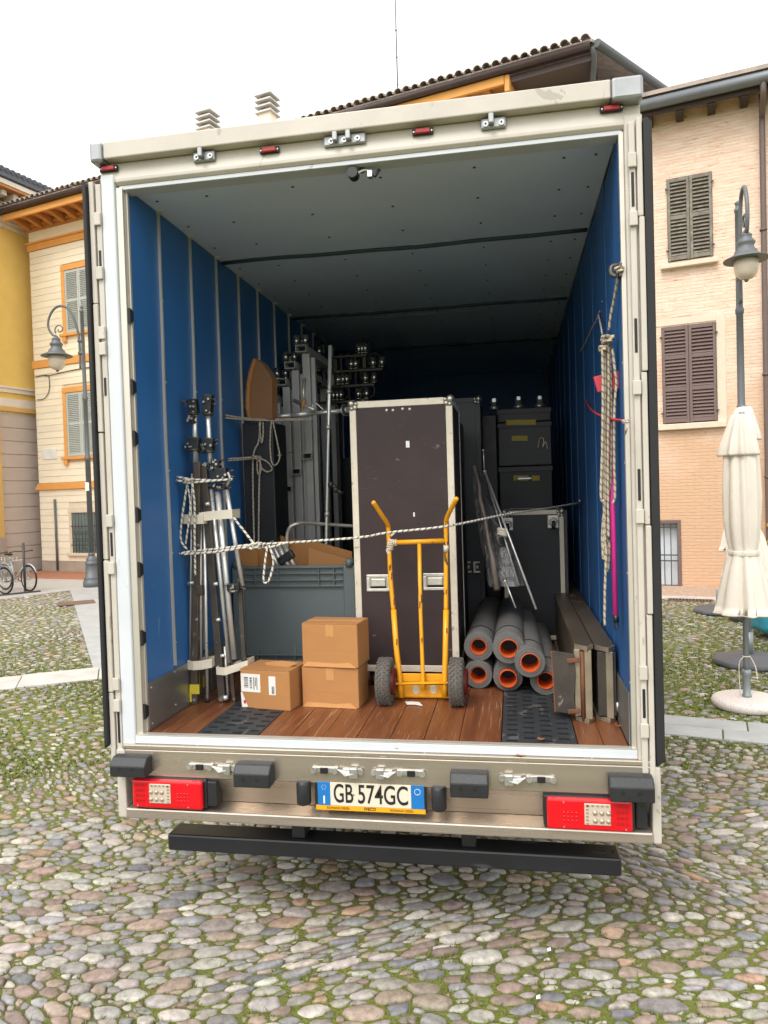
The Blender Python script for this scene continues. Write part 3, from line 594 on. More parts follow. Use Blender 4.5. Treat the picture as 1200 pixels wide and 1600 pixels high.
for z0, z1, d in ((11.05, 11.2, .10), (11.2, 11.34, .2)): BX('cornice', 'white_stone', yh, -18.96, -18.93+d, 3, 14.6, z0, z1, .01, True)
BX('frieze', 'cream_plain', yh, -18.96, -18.9, 3, 14.5, 11.35, 11.7, grid=True)
for i in range(18): BX('dentil', 'white_stone', yh, -18.9, -18.80, 12.4+i*.12, 12.46+i*.12, 11.72, 11.84, grid=True)
BX('eave_soffit', 'ochre_dark', yh, -18.9, -18.15, 3, 14.9, 12.02, 12.10, grid=True)
for i in range(7): BX('corbel', 'white_stone', yh, -18.9, -18.35, 12.2+i*.42, 12.38+i*.42, 11.86, 12.015, .01, True)
BX('eave_band', 'white_stone', yh, -18.3, -18.12, 3, 14.9, 12.105, 12.25, grid=True)
yr = one(lambda b: b.prism([(-18.05, 3, 12.3), (-18.05, 15.0, 12.3), (-26, 15.0, 14.8), (-26, 3, 14.8)], (0, 0, .18)), 'roof', 'roof_dark', yh, grid=True)
for i in range(20): one(lambda b: b.tube([(-18.0, 11.0+i*.2, 12.50), (-18.7, 11.0+i*.2, 12.72)], .075, 7), 'roof_tile', 'roof_dark', yh, grid=True)

# ================================================================== HOUSE ON THE RIGHT: worn peach plaster over brick
def worn_wall():
    m = mat('worn_plaster', (.70, .49, .36), .9, 0, .1, 2.2, stretch=(1, 1, 5), col2=(.78, .62, .50), mix=(.35, .65), bump=.35, bscale=9, scratch=((.56, .33, .20), 4, .635, (.8, 1, 1.5)), det=8)
    t = m.node_tree; b = t.nodes['Principled BSDF']; L = t.links.new; tc = t.nodes.new('ShaderNodeTexCoord'); sp = t.nodes.new('ShaderNodeSeparateXYZ'); cb_ = t.nodes.new('ShaderNodeCombineXYZ')
    L(tc.outputs['Object'], sp.inputs[0]); L(sp.outputs[0], cb_.inputs[0]); L(sp.outputs[2], cb_.inputs[1])
    br_ = t.nodes.new('ShaderNodeTexBrick'); br_.inputs['Scale'].default_value = 1; br_.inputs['Brick Width'].default_value = .27; br_.inputs['Row Height'].default_value = .068; br_.inputs['Mortar Size'].default_value = .008; br_.inputs['Mortar Smooth'].default_value = .6
    L(cb_.outputs[0], br_.inputs['Vector']); bu = t.nodes.new('ShaderNodeBump'); bu.inputs['Strength'].default_value = .6; bu.inputs['Distance'].default_value = .016; bu.invert = True
    # the lower wall has lost its paint: warm brick and old render show through a ragged line
    cs = b.inputs['Base Color'].links[0].from_socket; nz = t.nodes.new('ShaderNodeTexNoise'); nz.inputs['Scale'].default_value = 1.3; nz.inputs['Detail'].default_value = 7; L(tc.outputs['Object'], nz.inputs['Vector'])
    ma = t.nodes.new('ShaderNodeMath'); ma.operation = 'MULTIPLY_ADD'; ma.inputs[1].default_value = -.34; ma.inputs[2].default_value = -.83; L(sp.outputs[2], ma.inputs[0])
    mb_ = t.nodes.new('ShaderNodeMath'); mb_.operation = 'MULTIPLY_ADD'; mb_.inputs[1].default_value = 1.9; L(nz.outputs['Fac'], mb_.inputs[0]); L(ma.outputs[0], mb_.inputs[2])
    rz_ = t.nodes.new('ShaderNodeValToRGB'); rz_.color_ramp.elements[0].position = .1; rz_.color_ramp.elements[1].position = 1.0; L(mb_.outputs[0], rz_.inputs[0])
    mz = t.nodes.new('ShaderNodeMix'); mz.data_type = 'RGBA'; L(rz_.outputs[0], mz.inputs['Factor']); L(cs, mz.inputs['A']); mz.inputs['B'].default_value = (.60, .385, .245, 1); L(mz.outputs['Result'], b.inputs['Base Color'])
    old = b.inputs['Normal'].links[0].from_socket; L(br_.outputs['Fac'], bu.inputs['Height']); L(old, bu.inputs['Normal']); L(bu.outputs[0], b.inputs['Normal'])
    return m
M['worn'] = worn_wall(); M['worn_low'] = mat('worn_plaster_low', (.62, .36, .19), .9, 0, .15, 2.5, stretch=(1, 1, 4), col2=(.70, .47, .29), mix=(.35, .65), bump=.5, bscale=9)
M['shutter_brown'] = mat('shutter_brown', (.155, .105, .095), .65, 0, .12, 6); M['shutter_weathered'] = mat('shutter_weathered', (.16, .13, .105), .8, 0, .3, 9, stretch=(1, 1, 1), col2=(.26, .25, .20), mix=(.4, .7))
M['rafter'] = mat('rafter_dark', (.05, .035, .03), .8); M['zinc'] = mat('zinc_gutter', (.17, .185, .20), .45, .4, .1, 5); M['pipe_brown'] = mat('pipe_brown', (.13, .095, .085), .55, .1, .1, 6)
M['herring'] = mat('skirt_cobble', (.42, .30, .22), .9, 0, .35, 14, bump=.9, bscale=14, stretch=(1, 2, 2))
ph = gthing('peach_house', 'house of worn peach plaster with brown louvred shutters and zinc gutter', 'house', .6, 13.1)
def hole_wall(b, u0, u1, z0, z1, v0, v1, holes):
    us = sorted({u0, u1, *[h[0] for h in holes], *[h[1] for h in holes]})
    for a, c in zip(us, us[1:]):
        z = z0
        for h in sorted(h for h in holes if h[0] <= a+1e-6 and h[1] >= c-1e-6 for h in [h]) if False else sorted([h for h in holes if h[0] <= a+1e-6 and h[1] >= c-1e-6], key=lambda h: h[2]):
            if h[2] > z: b.bx(a, c, v0, v1, z, h[2])
            z = h[3]
        if z < z1: b.bx(a, c, v0, v1, z, z1)
HO = [(.83, 1.68, 6.77, 8.46), (.67, 1.70, 3.46, 5.46), (.05, .97, .08, 1.47)]
one(lambda b: hole_wall(b, -.85, 9, 0, 9.9, 13.1, 13.4, HO), 'wall', 'worn', ph, grid=True)
BX('inner_wall', 'plinth', ph, -.85, 9, 13.402, 20, 0, 9.9, grid=True)
BX('gutter_board', 'rafter', ph, -.9, 9, 12.62, 12.66, 9.60, 9.80, grid=True)
BX('soffit', 'worn_low', ph, -.9, 9, 12.60, 13.1, 9.80, 9.86, grid=True)
rf = BX('rafter', 'rafter', ph, -.7, -.56, 12.66, 13.1, 9.56, 9.795, .01, True)
for i in range(1, 16): moved(rf, (i*.58, 0, 0))
one(lambda b: b.tube([(-.95, 12.52, 9.78), (9, 12.52, 9.80)], .11, 12), 'gutter', 'zinc', ph, grid=True)
one(lambda b: b.prism([(-1, 12.45, 9.92), (9, 12.45, 9.92), (9, 20, 12.2), (-1, 20, 12.2)], (0, 0, .08)), 'roof', 'tile', ph, grid=True)
dp = one(lambda b: b.tube(smooth_path([(2.58, 12.52, 9.72), (2.58, 12.56, 9.5), (2.58, 12.85, 9.25), (2.58, 12.98, 9.0), (2.57, 12.98, .9), (2.57, 12.98, .4)], 5), .055, 10), 'downpipe', 'pipe_brown', ph, grid=True)
for z in (7.1, 4.3, 2.3): one(lambda b: b.tube([(2.57, 12.98, z-.02), (2.57, 12.98, z+.02)], .068, 10), 'pipe_clamp', 'pipe_brown', dp, grid=True)
for z in (1.35, 1.02): one(lambda b: b.ball((2.57, 12.92, z), .045, 6), 'pipe_stud', 'gaffer_yellow', dp, grid=True)
def peach_window(h, m, rails, sill, label=None):
    u0, u1, z0, z1 = h; mid = (u0+u1)/2
    for a, b in ((u0+.008, mid-.004), (mid+.004, u1-.008)):
        s = MB(); shutter(s, a, b, z0+.01, z1-.01, 13.055, rails, .055, .05); so_ = s.build('shutter', m, ph, .004, True)
        for x0, x1, zz, p in slats(a, b, rails, 13.07, .068, .055): MB().box(((x0+x1)/2, 13.082, zz), (x1-x0-.004, .078, .011), (R(50), 0, 0)).build('slat', m, so_, 0, True)
        e = a-.012 if a < mid-.2 else b+.012
        for z in (z0+.22, z1-.22): one(lambda q: q.box((e, 13.05, z), (.05, .03, .03)), 'hinge', 'bar_iron', so_, grid=True)
    BX('sill', 'sill_stone', ph, *sill, .012, True)
peach_window(HO[0], 'shutter_weathered', (6.83, 7.65, 8.41), (.69, 1.76, 12.96, 13.1, 6.62, 6.71))
peach_window(HO[1], 'shutter_brown', (3.52, 4.16, 4.82, 5.41), (.55, 1.86, 12.97, 13.1, 3.33, 3.45))
MB().bx(1.705, 1.87, 13.085, 13.1, 3.452, 5.62).bx(.5, 1.705, 13.085, 13.1, 5.48, 5.62).build('window_surround', 'sill_stone', ph, .004, True)
M['pale_pane'] = mat('pale_pane', (.60, .65, .70), .25, 0, .08, 2)
BX('window_pane', 'pale_pane', ph, .12, .93, 13.26, 13.28, .1, 1.45, grid=True)
MB().bx(.90, .97, 13.08, 13.2, .08, 1.47).bx(.05, .90, 13.08, 13.2, 1.40, 1.47).bx(.30, .34, 13.2, 13.24, .1, 1.4).build('window_frame', 'shutter_brown', ph, .005, True)
g = MB()
for i in range(7): g.tube([(.12+i*.13, 13.12, .08), (.12+i*.13, 13.12, 1.47)], .010, 6)
for z in (.62, .74, 1.32): g.bx(.05, .97, 13.105, 13.115, z-.012, z+.012)
g.build('window_grille', 'bar_iron', ph, grid=True)
BX('window_sill', 'sill_stone', ph, .0, 1.02, 13.02, 13.1, .02, .085, .008, True)
sk = one(lambda b: b.prism([(-1, 13.098, .10), (-1, 13.098, 0), (-1, 12.2, 0), (-1, 12.2, .02)], (10, 0, 0)), 'sloped_skirt', 'herring', None, grid=True); tag(sk, 'sloping cobbled skirt along the foot of the peach house', None, None, 'structure')
kb = BX('kerb_stone', 'slab_pale', None, -1, 9, 11.85, 12.19, -.05, .022, .01, True); tag(kb, 'pale kerb strip in front of the peach house', None, None, 'structure')
dr = thing('drain_grate', 'dark slotted drain grate set in the paving before the peach house', 'drain grate', tuple(GR @ Vector((1.05, 11.7, .02))), R(-14))
BX('grate_frame', 'iron', dr, .75, 1.55, 11.55, 11.84, .0, .022, grid=True)
for i in range(13): BX('grate_bar', 'slot', dr, .79+i*.058, .82+i*.058, 11.58, 11.81, .0225, .027, grid=True)
mh = one(lambda b: b.prism([(*lane_pt(6.65, -.32), .022), (*lane_pt(6.65, .42), .022), (*lane_pt(7.2, .42), .022), (*lane_pt(7.2, -.32), .022)], (0, 0, .016)), 'manhole_cover', 'iron'); tag(mh, 'rusty brown iron cover at the edge of the slab path', 'manhole cover')

# ================================================================== STREET LAMPS
def pedestal(t, x, y, pole_top):
    one(lambda b: b.lathe([(.235, 0), (.235, .15), (.225, .16), (.205, .22), (.215, .25), (.205, .27), (.185, .28), (.15, .56), (.155, .58), (.17, .60), (.175, .635), (.16, .66), (.135, .69), (.145, .72), (.12, .76), (.085, .80), (.078, .84), (.088, .85), (.088, .87), (.07, .90)], (x, y, 0), 20), 'pedestal', 'lamp_iron', t)
    pr = [(.07, .90), (.066, 3.3), (.078, 3.31), (.082, 3.36), (.070, 3.40), (.056, 3.44), (.052, 4.85), (.062, 4.86), (.066, 4.92), (.052, 4.96), (.047, 5.6), (.045, pole_top-.18), (.055, pole_top-.17), (.055, pole_top-.13), (.035, pole_top-.11), (.035, pole_top-.06), (.05, pole_top-.04), (.012, pole_top)]
    one(lambda b: b.lathe(pr, (x, y, 0), 14), 'pole', 'lamp_iron', t)
def luminaire(t, c, s=1.0):
    x, y, z = c                                                      # z = brim
    lo = one(lambda b: b.lathe([(.395*s, -.02), (.40*s, -.005), (.26*s, .06*s), (.21*s, .10*s), (.20*s, .14*s), (.15*s, .19*s), (.135*s, .24*s), (.16*s, .28*s), (.165*s, .31*s), (.12*s, .36*s), (.10*s, .42*s), (.115*s, .44*s), (.06*s, .48*s), (.045*s, .52*s)], c, 24), 'lamp_hood', 'lamp_iron', t)
    one(lambda b: b.lathe([(.215*s, -.005), (.215*s, -.16*s), (.19*s, -.28*s), (.12*s, -.36*s), (.04*s, -.385*s), (.02*s, -.39*s)], c, 20), 'glass_globe', 'globe', t)
    one(lambda b: b.lathe([(.05*s, -.37*s), (.03*s, -.42*s), (.006, -.43*s)], c, 10), 'finial', 'lamp_iron', lo)
def street_lamp(x, y, top, ax, ay, label, reach, brim, s=1.0):
    t = thing('street_lamp', label, 'street lamp', (x, y, 0), 0, 'cast iron street lamps'); pedestal(t, x, y, top)
    P = lambda a, z: (x+ax*a, y+ay*a, z)
    lt = brim+.52*s
    arm = smooth_path([P(.10, top-1.62), P(.10, top-1.0), P(.14, top-.62), P(reach*.42, top-.12), P(reach*.72, top+.03), P(reach*1.02, top-.02), P(reach*1.24, top-.26), P(reach*1.27, top-.5), P(reach*1.14, top-.68), P(reach, lt)], 6)
    one(lambda b: b.tube(arm, .030, 10), 'arm', 'lamp_iron', t)
    sc = [P(reach*.86+.13*math.cos(q)*(1-q/9), lt+.16+.13*math.sin(q)*(1-q/9)) for q in [i*.35 for i in range(-2, 20)]]
    one(lambda b: b.tube(sc, .016, 8), 'scroll', 'lamp_iron', t)
    for z in (top-1.22, top-.9): one(lambda b: b.tube([P(-.02, z), P(.13, z)], .05, 8), 'arm_clamp', 'lamp_iron', t)
    luminaire(t, (x+ax*reach, y+ay*reach, brim), s); return t
sl1 = street_lamp(-10.15, 13.95, 7.30, -1, 0, 'grey cast iron lamp post standing free before the cream house', .76, 6.06, .98)
one(lambda b: b.box((-10.14, 13.86, 2.62), (.10, .02, .22)), 'sticker', 'print_white', sl1)
street_lamp(4.295, 8.95, 6.62, -.10, -.995, 'grey lamp post seen end on beside the peach house and the closed parasols', .55, 5.55, .80)

# ================================================================== PARASOLS
def parasol(name, label, x, y, top, skirt, R0_, base_kind, seed, lean=(0, 0), bulge=1.0):
    t = thing('parasol', label, 'parasol', (x, y, 0), 0, 'closed cream parasols')
    rs = random.Random(seed); ph_ = [rs.uniform(0, 6.28) for _ in range(5)]; tie = top-1.34*(top-skirt)/1.93
    def pl(k, amp): return lambda a, z: 1+amp*(math.sin(8*a+ph_[0]+z*.8+.5*math.sin(2*a+ph_[3]))*.65+math.sin(5*a+ph_[1]-z*1.3)*.35+.28*math.sin(13*a+ph_[2]+z*2)+.5*math.cos(a-ph_[4]+z*.5))
    h = tie-skirt
    body = one(lambda b: b.lathe([(R0_*.95*q*bulge, z) for q, z in ((1.85, skirt+.012), (1.80, skirt), (1.62, skirt+.15*h), (1.38, skirt+.45*h), (1.08, skirt+.78*h), (.80, tie-.015), (.79, tie+.03), (.94, tie+.14), (1.05, tie+.34), (1.02, tie+.66), (.92, tie+.95), (.72, top-.32))], (x, y, 0), 72, pl(8, .17), cap=False), 'folded_canopy', 'canvas', t)
    md = body.modifiers.new('Solidify', 'SOLIDIFY'); md.thickness = .006
    one(lambda b: b.lathe([(R0_*1.12, top-.40), (R0_*1.14, top-.38), (R0_*.98, top-.27), (R0_*.72, top-.13), (R0_*.50, top-.02), (R0_*.42, top)], (x, y, 0), 64, pl(8, .22)), 'vent_flap', 'canvas', body)
    one(lambda b: b.lathe([(R0_*.86, tie-.03), (R0_*.89, tie-.02), (R0_*.89, tie+.015), (R0_*.86, tie+.025)], (x, y, 0), 40, pl(8, .09)), 'tie_band', 'canvas', body)
    one(lambda b: b.tube([(x+lean[0], y+lean[1], .05), (x, y, skirt+.3), (x, y, top+.02)], .027, 12), 'pole', 'pole_grey', t)
    if base_kind == 'stone':
        one(lambda b: b.lathe([(.29, 0), (.32, .02), (.325, .06), (.31, .085), (.27, .10), (.05, .102)], (x, y, 0), 40), 'base', 'terrazzo', t)
        one(lambda b: b.lathe([(.045, .10), (.045, .12), (.035, .13), (.035, .30), (.045, .31), (.045, .36), (.033, .37)], (x, y, 0), 14), 'pole_socket', 'pole_grey', t)
        one(lambda b: b.tube(smooth_path([(x-.03, y-.03, .50), (x-.075, y-.03, .42), (x-.07, y-.04, .12)], 4), .004, 5), 'string', 'strap', t)
        one(lambda b: b.tube(smooth_path([(x+.03, y-.03, .50), (x+.075, y-.03, .40), (x+.09, y-.03, .28)], 4), .005, 5), 'string', 'strap', t)
        one(lambda b: b.torus((x, y, .50), (0, 0, 1), .031, .005, 16, 6), 'string', 'strap', t)
    else:
        xb, yb = x+lean[0], y+lean[1]
        one(lambda b: b.lathe([(.40, 0), (.43, .03), (.42, .075), (.36, .10), (.06, .13), (.05, .135)], (xb, yb, 0), 8), 'base', 'base_dark', t, bevel=.012)
        one(lambda b: b.lathe([(.045, .12), (.045, .4)], (xb, yb, 0), 12), 'pole_socket', 'pole_grey', t)
    return t
parasol('a', 'closed cream parasol on a round speckled stone base, the nearest one', 2.905, 4.17, 2.86, .92, .147, 'stone', 3)
parasol('b', 'closed cream parasol on dark base close behind the stone based one', 3.46, 5.95, 3.10, 1.05, .16, 'dark', 5)
parasol('c', 'closed cream parasol with leaning pole on dark base by the peach house wall', 4.42, 9.7, 3.0, 1.05, .17, 'dark', 8, (-.32, 0))
tp = one(lambda b: b.lathe([(.44, .12), (.46, .2), (.47, .55), (.42, .82), (.38, .95), (.25, 1.08), (.05, 1.13)], (4.45, 7.55, 0), 28, lambda a, z: 1+.05*math.sin(7*a+3*z)+.04*math.sin(11*a)), 'covered_table', 'tarp'); tag(tp, 'something round under a bright blue tarpaulin at the right edge', 'tarpaulin')

# ================================================================== BICYCLES in a rack at the far left
def bicycle(loc, rz, label, frame_m, basket=False):
    t = thing('bicycle', label, 'bicycle', loc, 0, 'bicycles parked in the rack'); q = Matrix.Translation(loc) @ Matrix.Rotation(rz, 4, 'Z'); WM[t] = q; t.rotation_euler = (0, 0, rz)
    T = lambda x, y, z: tuple(q @ Vector((x, y, z)))                 # x back from the front wheel, y sideways
    ax = (q.to_3x3() @ Vector((0, 1, 0)))
    for x in (0, -1.05):
        wo_ = one(lambda b: b.torus(T(x, 0, .34), ax, .315, .022, 32, 8), 'wheel', 'seal', t)
        one(lambda b: b.torus(T(x, 0, .34), ax, .292, .010, 28, 6), 'rim', 'galv', wo_)
        sp_ = MB()
        for k in range(16):
            a = 2*math.pi*k/16; sp_.tube([T(x, .012*(-1)**k, .34), T(x+.288*math.cos(a), 0, .34+.288*math.sin(a))], .0022, 4)
        sp_.cyl(T(x, -.05, .34), T(x, .05, .34), .022, 8); sp_.build('spokes', 'galv', wo_)
    f = MB(); bb = T(-.62, 0, .30); hd = T(-.17, 0, .80); hd2 = T(-.13, 0, .68); st = T(-.76, 0, .76)
    for a, b_, r_ in ((bb, hd2, .022), (st, hd, .018), (bb, st, .018), (T(-1.05, .05, .34), st, .009), (T(-1.05, -.05, .34), st, .009), (T(-1.05, .05, .34), bb, .010), (T(-1.05, -.05, .34), bb, .010), (hd, hd2, .023), (hd2, T(0, .055, .34), .012), (hd2, T(0, -.055, .34), .012)): f.tube([a, b_], r_, 8)
    f.build('frame', frame_m, t)
    one(lambda b: b.tube([st, T(-.79, 0, .90)], .014, 8), 'seat_post', 'galv', t)
    one(lambda b: b.prism([T(-.68, .02, .90), T(-.68, -.02, .90), T(-.88, -.075, .91), T(-.93, -.07, .91), T(-.93, .07, .91), T(-.88, .075, .91)], (0, 0, .045)), 'saddle', 'seal', t, bevel=.015)
    one(lambda b: b.tube(smooth_path([T(-.30, .30, 1.0), T(-.20, .24, 1.03), T(-.13, .08, 1.02), T(-.17, 0, 1.01), T(-.13, -.08, 1.02), T(-.20, -.24, 1.03), T(-.30, -.30, 1.0)], 4), .014, 8).tube([hd, T(-.18, 0, 1.01)], .014, 8), 'handlebar', 'bar_iron', t)
    for s in (1, -1): one(lambda b: b.tube([T(-.62, .05*s, .30), T(-.62+.15*s, .07*s, .24)], .010, 6).box(T(-.62+.15*s, .11*s, .24), (.09, .09, .02)), 'crank', 'bar_iron', t)
    one(lambda b: b.tube([T(-.62, .05, .30-.08)]+[T(-.62+.09*math.sin(k*.5), .05, .30-.09*math.cos(k*.5)) for k in range(1, 13)], .006, 5), 'chainring', 'bar_iron', t)
    for x, r0 in ((0, .36), (-1.05, .36)): one(lambda b: b.tube([T(x+r0*math.cos(a), 0, .34+r0*math.sin(a)) for a in [math.pi*(.15+.1*k) for k in range(8)]], .018, 6), 'mudguard', frame_m, t)
    if basket:
        bk = MB()
        for k in range(5): z = .72+.05*k; bk.tube([T(.02, .14, z), T(.26, .16, z), T(.26, -.16, z), T(.02, -.14, z)], .006, 5, closed=True)
        for dx, dy in ((.02, .14), (.26, .16), (.26, -.16), (.02, -.14), (.14, .15), (.14, -.15)): bk.tube([T(dx, dy, .70), T(dx, dy, .93)], .006, 5)
        bk.build('basket', 'galv', t)
    return t
M['bike_white'] = mat('bike_white', (.42, .45, .48), .35); M['bike_grey'] = mat('bike_grey', (.22, .25, .28), .35)
bicycle((-11.3, 13.0, .012), R(-22), 'pale framed bicycle nearest the lamp post, with its handlebar clear', 'bike_white')
bicycle((-11.6, 12.5, .012), R(-18), 'bicycle with a wire basket between the pale and the outermost one', 'bike_grey', True)
bicycle((-11.75, 12.05, .012), R(-14), 'dark bicycle at the very edge of the picture, outermost in the rack', 'bar_iron')
rk = thing('bike_rack', 'dark iron bicycle rack with an upright post beside the bicycles', 'bike rack', (-11.35, 12.7, .012))
one(lambda b: b.bar((-11.0, 13.0, .03), (-12.4, 11.3, .03), .09, .03), 'ground_bar', 'bar_iron', rk); one(lambda b: b.tube([(-11.38, 12.95, .03), (-11.38, 12.95, 1.25)], .03, 8), 'post', 'bar_iron', rk)

# ================================================================== THE TRUCK  (x across, y into the hold, floor at z = 1)
tk = thing('box_truck', 'white box truck with both rear doors folded back and a blue walled hold', 'truck', (0, .3, 0))
FZ, CZ, YL = 1.0, 3.79, 6.7
# shell
BX('side_wall', 'truck_white', tk, -1.30, -1.216, .06, YL+.1, .93, 3.86, .004)
BX('side_wall', 'truck_white', tk, 1.216, 1.29, .06, YL+.1, .93, 3.86, .004)
BX('roof', 'truck_white', tk, -1.30, 1.29, .10, YL+.1, 3.862, 3.93, .01)
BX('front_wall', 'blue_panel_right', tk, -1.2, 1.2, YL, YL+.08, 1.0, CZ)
BX('front_skin', 'truck_white', tk, -1.30, 1.29, YL+.101, YL+.16, .93, 3.93)
BX('subfloor', 'black_paint', tk, -1.21, 1.21, .05, YL, .90, .972)
# blue lining: one panel after another, aluminium joint strips between them
edges = [.055]+[.374+.398*k for k in range(16)]
for i, (a, b) in enumerate(zip(edges, edges[1:])):
    BX('wall_panel', 'blue_panel', tk, -1.215, -1.20, a+.004, b-.004, 1.0, CZ-.004)
for a in edges[1:]:
    j = random.uniform(-.006, .006); z0 = 1.27
    def strip(bm):
        for (ya, za), (yb, zb) in zip([(a, z0), (a+j, 2.2), (a-.012, 2.6), (a+j*.5, 3.1)], [(a+j, 2.2), (a-.012, 2.6), (a+j*.5, 3.1), (a, CZ-.01)]): bm.bar((-1.193, ya, za), (-1.193, yb, zb), .012, .014, (1, 0, 0))
    s_ = one(strip, 'joint_strip', 'rail_alu', tk)
    for z in (1.4, 1.9, 2.36, 2.85, 3.3): one(lambda q: q.cyl((-1.188, a, z), (-1.182, a, z), .006, 6), 'rivet', 'galv', s_)
k0 = .062
for i, y1 in enumerate([.86+.8*k for k in range(8)]):
    BX('kick_plate', 'grey_steel', tk, -1.199, -1.192, k0, y1-.003, 1.0, 1.255 if i else 1.25, .002); k0 = y1
MB().bx(-1.191, -1.1895, .63, .68, 1.06, 1.16).build('yellow_mark', 'yellow_tape', tk)
MB().bx(-1.191, -1.1895, .72, .745, 1.05, 1.12).build('yellow_mark', 'yellow_tape', tk)
for y0, z0 in ((.09, 1.03), (.09, 1.22), (.36, 1.05), (.36, 1.235), (.62, 1.235), (.80, 1.03)): one(lambda q: q.cyl((-1.193, y0, z0), (-1.188, y0, z0), .007, 8), 'rivet', 'galv', tk)
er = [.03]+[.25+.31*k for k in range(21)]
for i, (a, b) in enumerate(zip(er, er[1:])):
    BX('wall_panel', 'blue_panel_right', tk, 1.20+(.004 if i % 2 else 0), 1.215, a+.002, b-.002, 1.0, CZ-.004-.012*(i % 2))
k0 = .035
for y1 in [.80+.8*k for k in range(8)]: BX('kick_plate', 'grey_steel', tk, 1.192, 1.199, k0, y1-.003, 1.0, 1.25, .002); k0 = y1
for y, z in ((.5, 1.5), (.9, 1.9), (.35, 1.7), (.62, 2.75), (.7, 3.2)): one(lambda q: q.cyl((1.1995, y, z), (1.196, y, z), .006, 6), 'rivet', 'galv', tk)
# ceiling panels with screw heads and dark joint strips
yc = .08
for y1 in (1.28, 2.89, 4.5, YL):
    cp = BX('ceiling_panel', 'ceiling', tk, -1.2, 1.2, yc+.003, y1-.003, CZ, CZ+.06)
    y = yc+.16
    while y < y1-.05:
        for x in (-1.13, -.85, -.38, .08, .55, .98, 1.13): one(lambda q: q.cyl((x, y, CZ-.004), (x, y, CZ+.001), .0075, 8), 'screw', 'seam', cp)
        y += .38
    if y1 < YL: one(lambda q: q.tube([(x, y1+.012*math.sin(x*3.1+y1)+.006*math.sin(x*9), CZ-.006) for x in [-1.19+.119*k for k in range(21)]], .016, 8), 'joint_strip', 'seam', tk)
    yc = y1
MB().bx(-.49, .50, 3.068, 3.084, CZ-.014, CZ-.001).build('light_strip', 'grey_steel', tk, .003)
for y in [.374+.398*k for k in range(14)]: one(lambda q: q.prism([(-1.2, y-.012, CZ-.001), (-1.2, y+.012, CZ-.001), (-1.165, y, CZ-.001)], (0, 0, -.012)), 'strip_end', 'rail_alu', tk)
# floor boards
fx = [-1.19, -1.055, -.93, -.595, -.43, -.262, -.095, .075, .24, .41, .61, .965, 1.08, 1.19]
for a, b in zip(fx, fx[1:]):
    if b-a > .3: BX('grip_mat', 'mat_rubber', tk, a+.003, b-.003, .03, YL, .974, 1.003, .003)
    else: BX('floor_board', 'wood', tk, a+.0015, b-.0015, .03, YL, .974, 1.0+random.uniform(-.0015, .001), .0015)
for x0 in (-.93, .61):
    sl_ = MB()
    for r in range(26):
        for c in range(4):
            x = x0+.052+c*.082; y = .06+r*.078+(.039 if c % 2 else 0)
            sl_.add([(x-.027+dx, y+dy, z) for z in (1.0032, 1.0065) for dx, dy in ((.006, -.008), (.048, -.008), (.054, 0), (.048, .008), (.006, .008), (0, 0))], [tuple(range(6, 12)), *[(i, (i+1) % 6, 6+(i+1) % 6, 6+i) for i in range(6)]])
    sl_.build('grip_slots', 'slot', tk)['kind'] = 'stuff'
# rear portal: jambs, rails, header, sill
BX('jamb', 'jamb_white', tk, -1.308, -1.236, -.01, .058, .895, 3.84, .008)
BX('jamb', 'truck_white', tk, 1.222, 1.300, -.01, .058, .895, 3.84, .008)
ra = MB().bx(-1.2355, -1.200, .004, .054, 1.0, 3.775).bx(-1.2005, -1.190, .035, .054, 1.0, 3.775).build('lashing_rail', 'rail_alu', tk, .003)
for z in (2.78, 2.52, 2.13, 1.85, 1.50, 1.12, 3.14): one(lambda q: q.prism([(-1.1995, .012, z-.045), (-1.1995, .012, z+.035), (-1.193, .036, z+.02), (-1.193, .036, z-.03)], (.012, .002, 0)), 'clip', 'slot', ra)
rb = MB().bx(1.1995, 1.2215, .004, .03, 1.0, 3.775).build('lashing_rail', 'rail_alu', tk, .003)
for z in (3.2, 2.75, 2.3, 1.8, 1.3): one(lambda q: q.cyl((1.199, .017, z), (1.196, .017, z), .006, 6), 'rivet', 'galv', rb)
hd_ = one(lambda q: q.prism([(-1.312, -.005, 3.80), (-1.312, -.005, 3.815), (-1.312, .012, 3.90), (-1.312, .10, 3.90), (-1.312, .10, 3.786), (-1.312, .01, 3.786)], (2.606, 0, 0)), 'header', 'truck_white', tk, bevel=.004)
BX('header_lip', 'jamb_white', tk, -1.22, 1.215, .012, .099, 3.765, 3.7855, .003)
BX('roof_rail', 'truck_white', tk, -1.268, 1.165, -.045, .12, 3.902, 3.985, .006)
for x0, x1 in ((-1.335, -1.269), (1.166, 1.300)): BX('corner_casting', 'grey_steel', tk, x0, x1, -.06, .125, 3.885, 3.985, .014)
def ml(px):
    q = Vector(px); h = one(lambda b: b.box((q.x, -.006+.0, q.z), (.098, .014, .030)), 'marker_lamp', 'slot', tk, bevel=.004)
    one(lambda b: b.box((q.x, -.016, q.z), (.070, .012, .022)), 'lens', 'dark_red_lens', h, bevel=.004)
    for s in (-1, 1): one(lambda b: b.cyl((q.x+s*.042, -.015, q.z), (q.x+s*.042, -.012, q.z), .004, 6), 'screw', 'galv', h)
for p in ((-1.261,0.000,3.868), (-0.417,0.000,3.867), (0.327,0.000,3.870), (1.171,0.000,3.874)): ml(p)
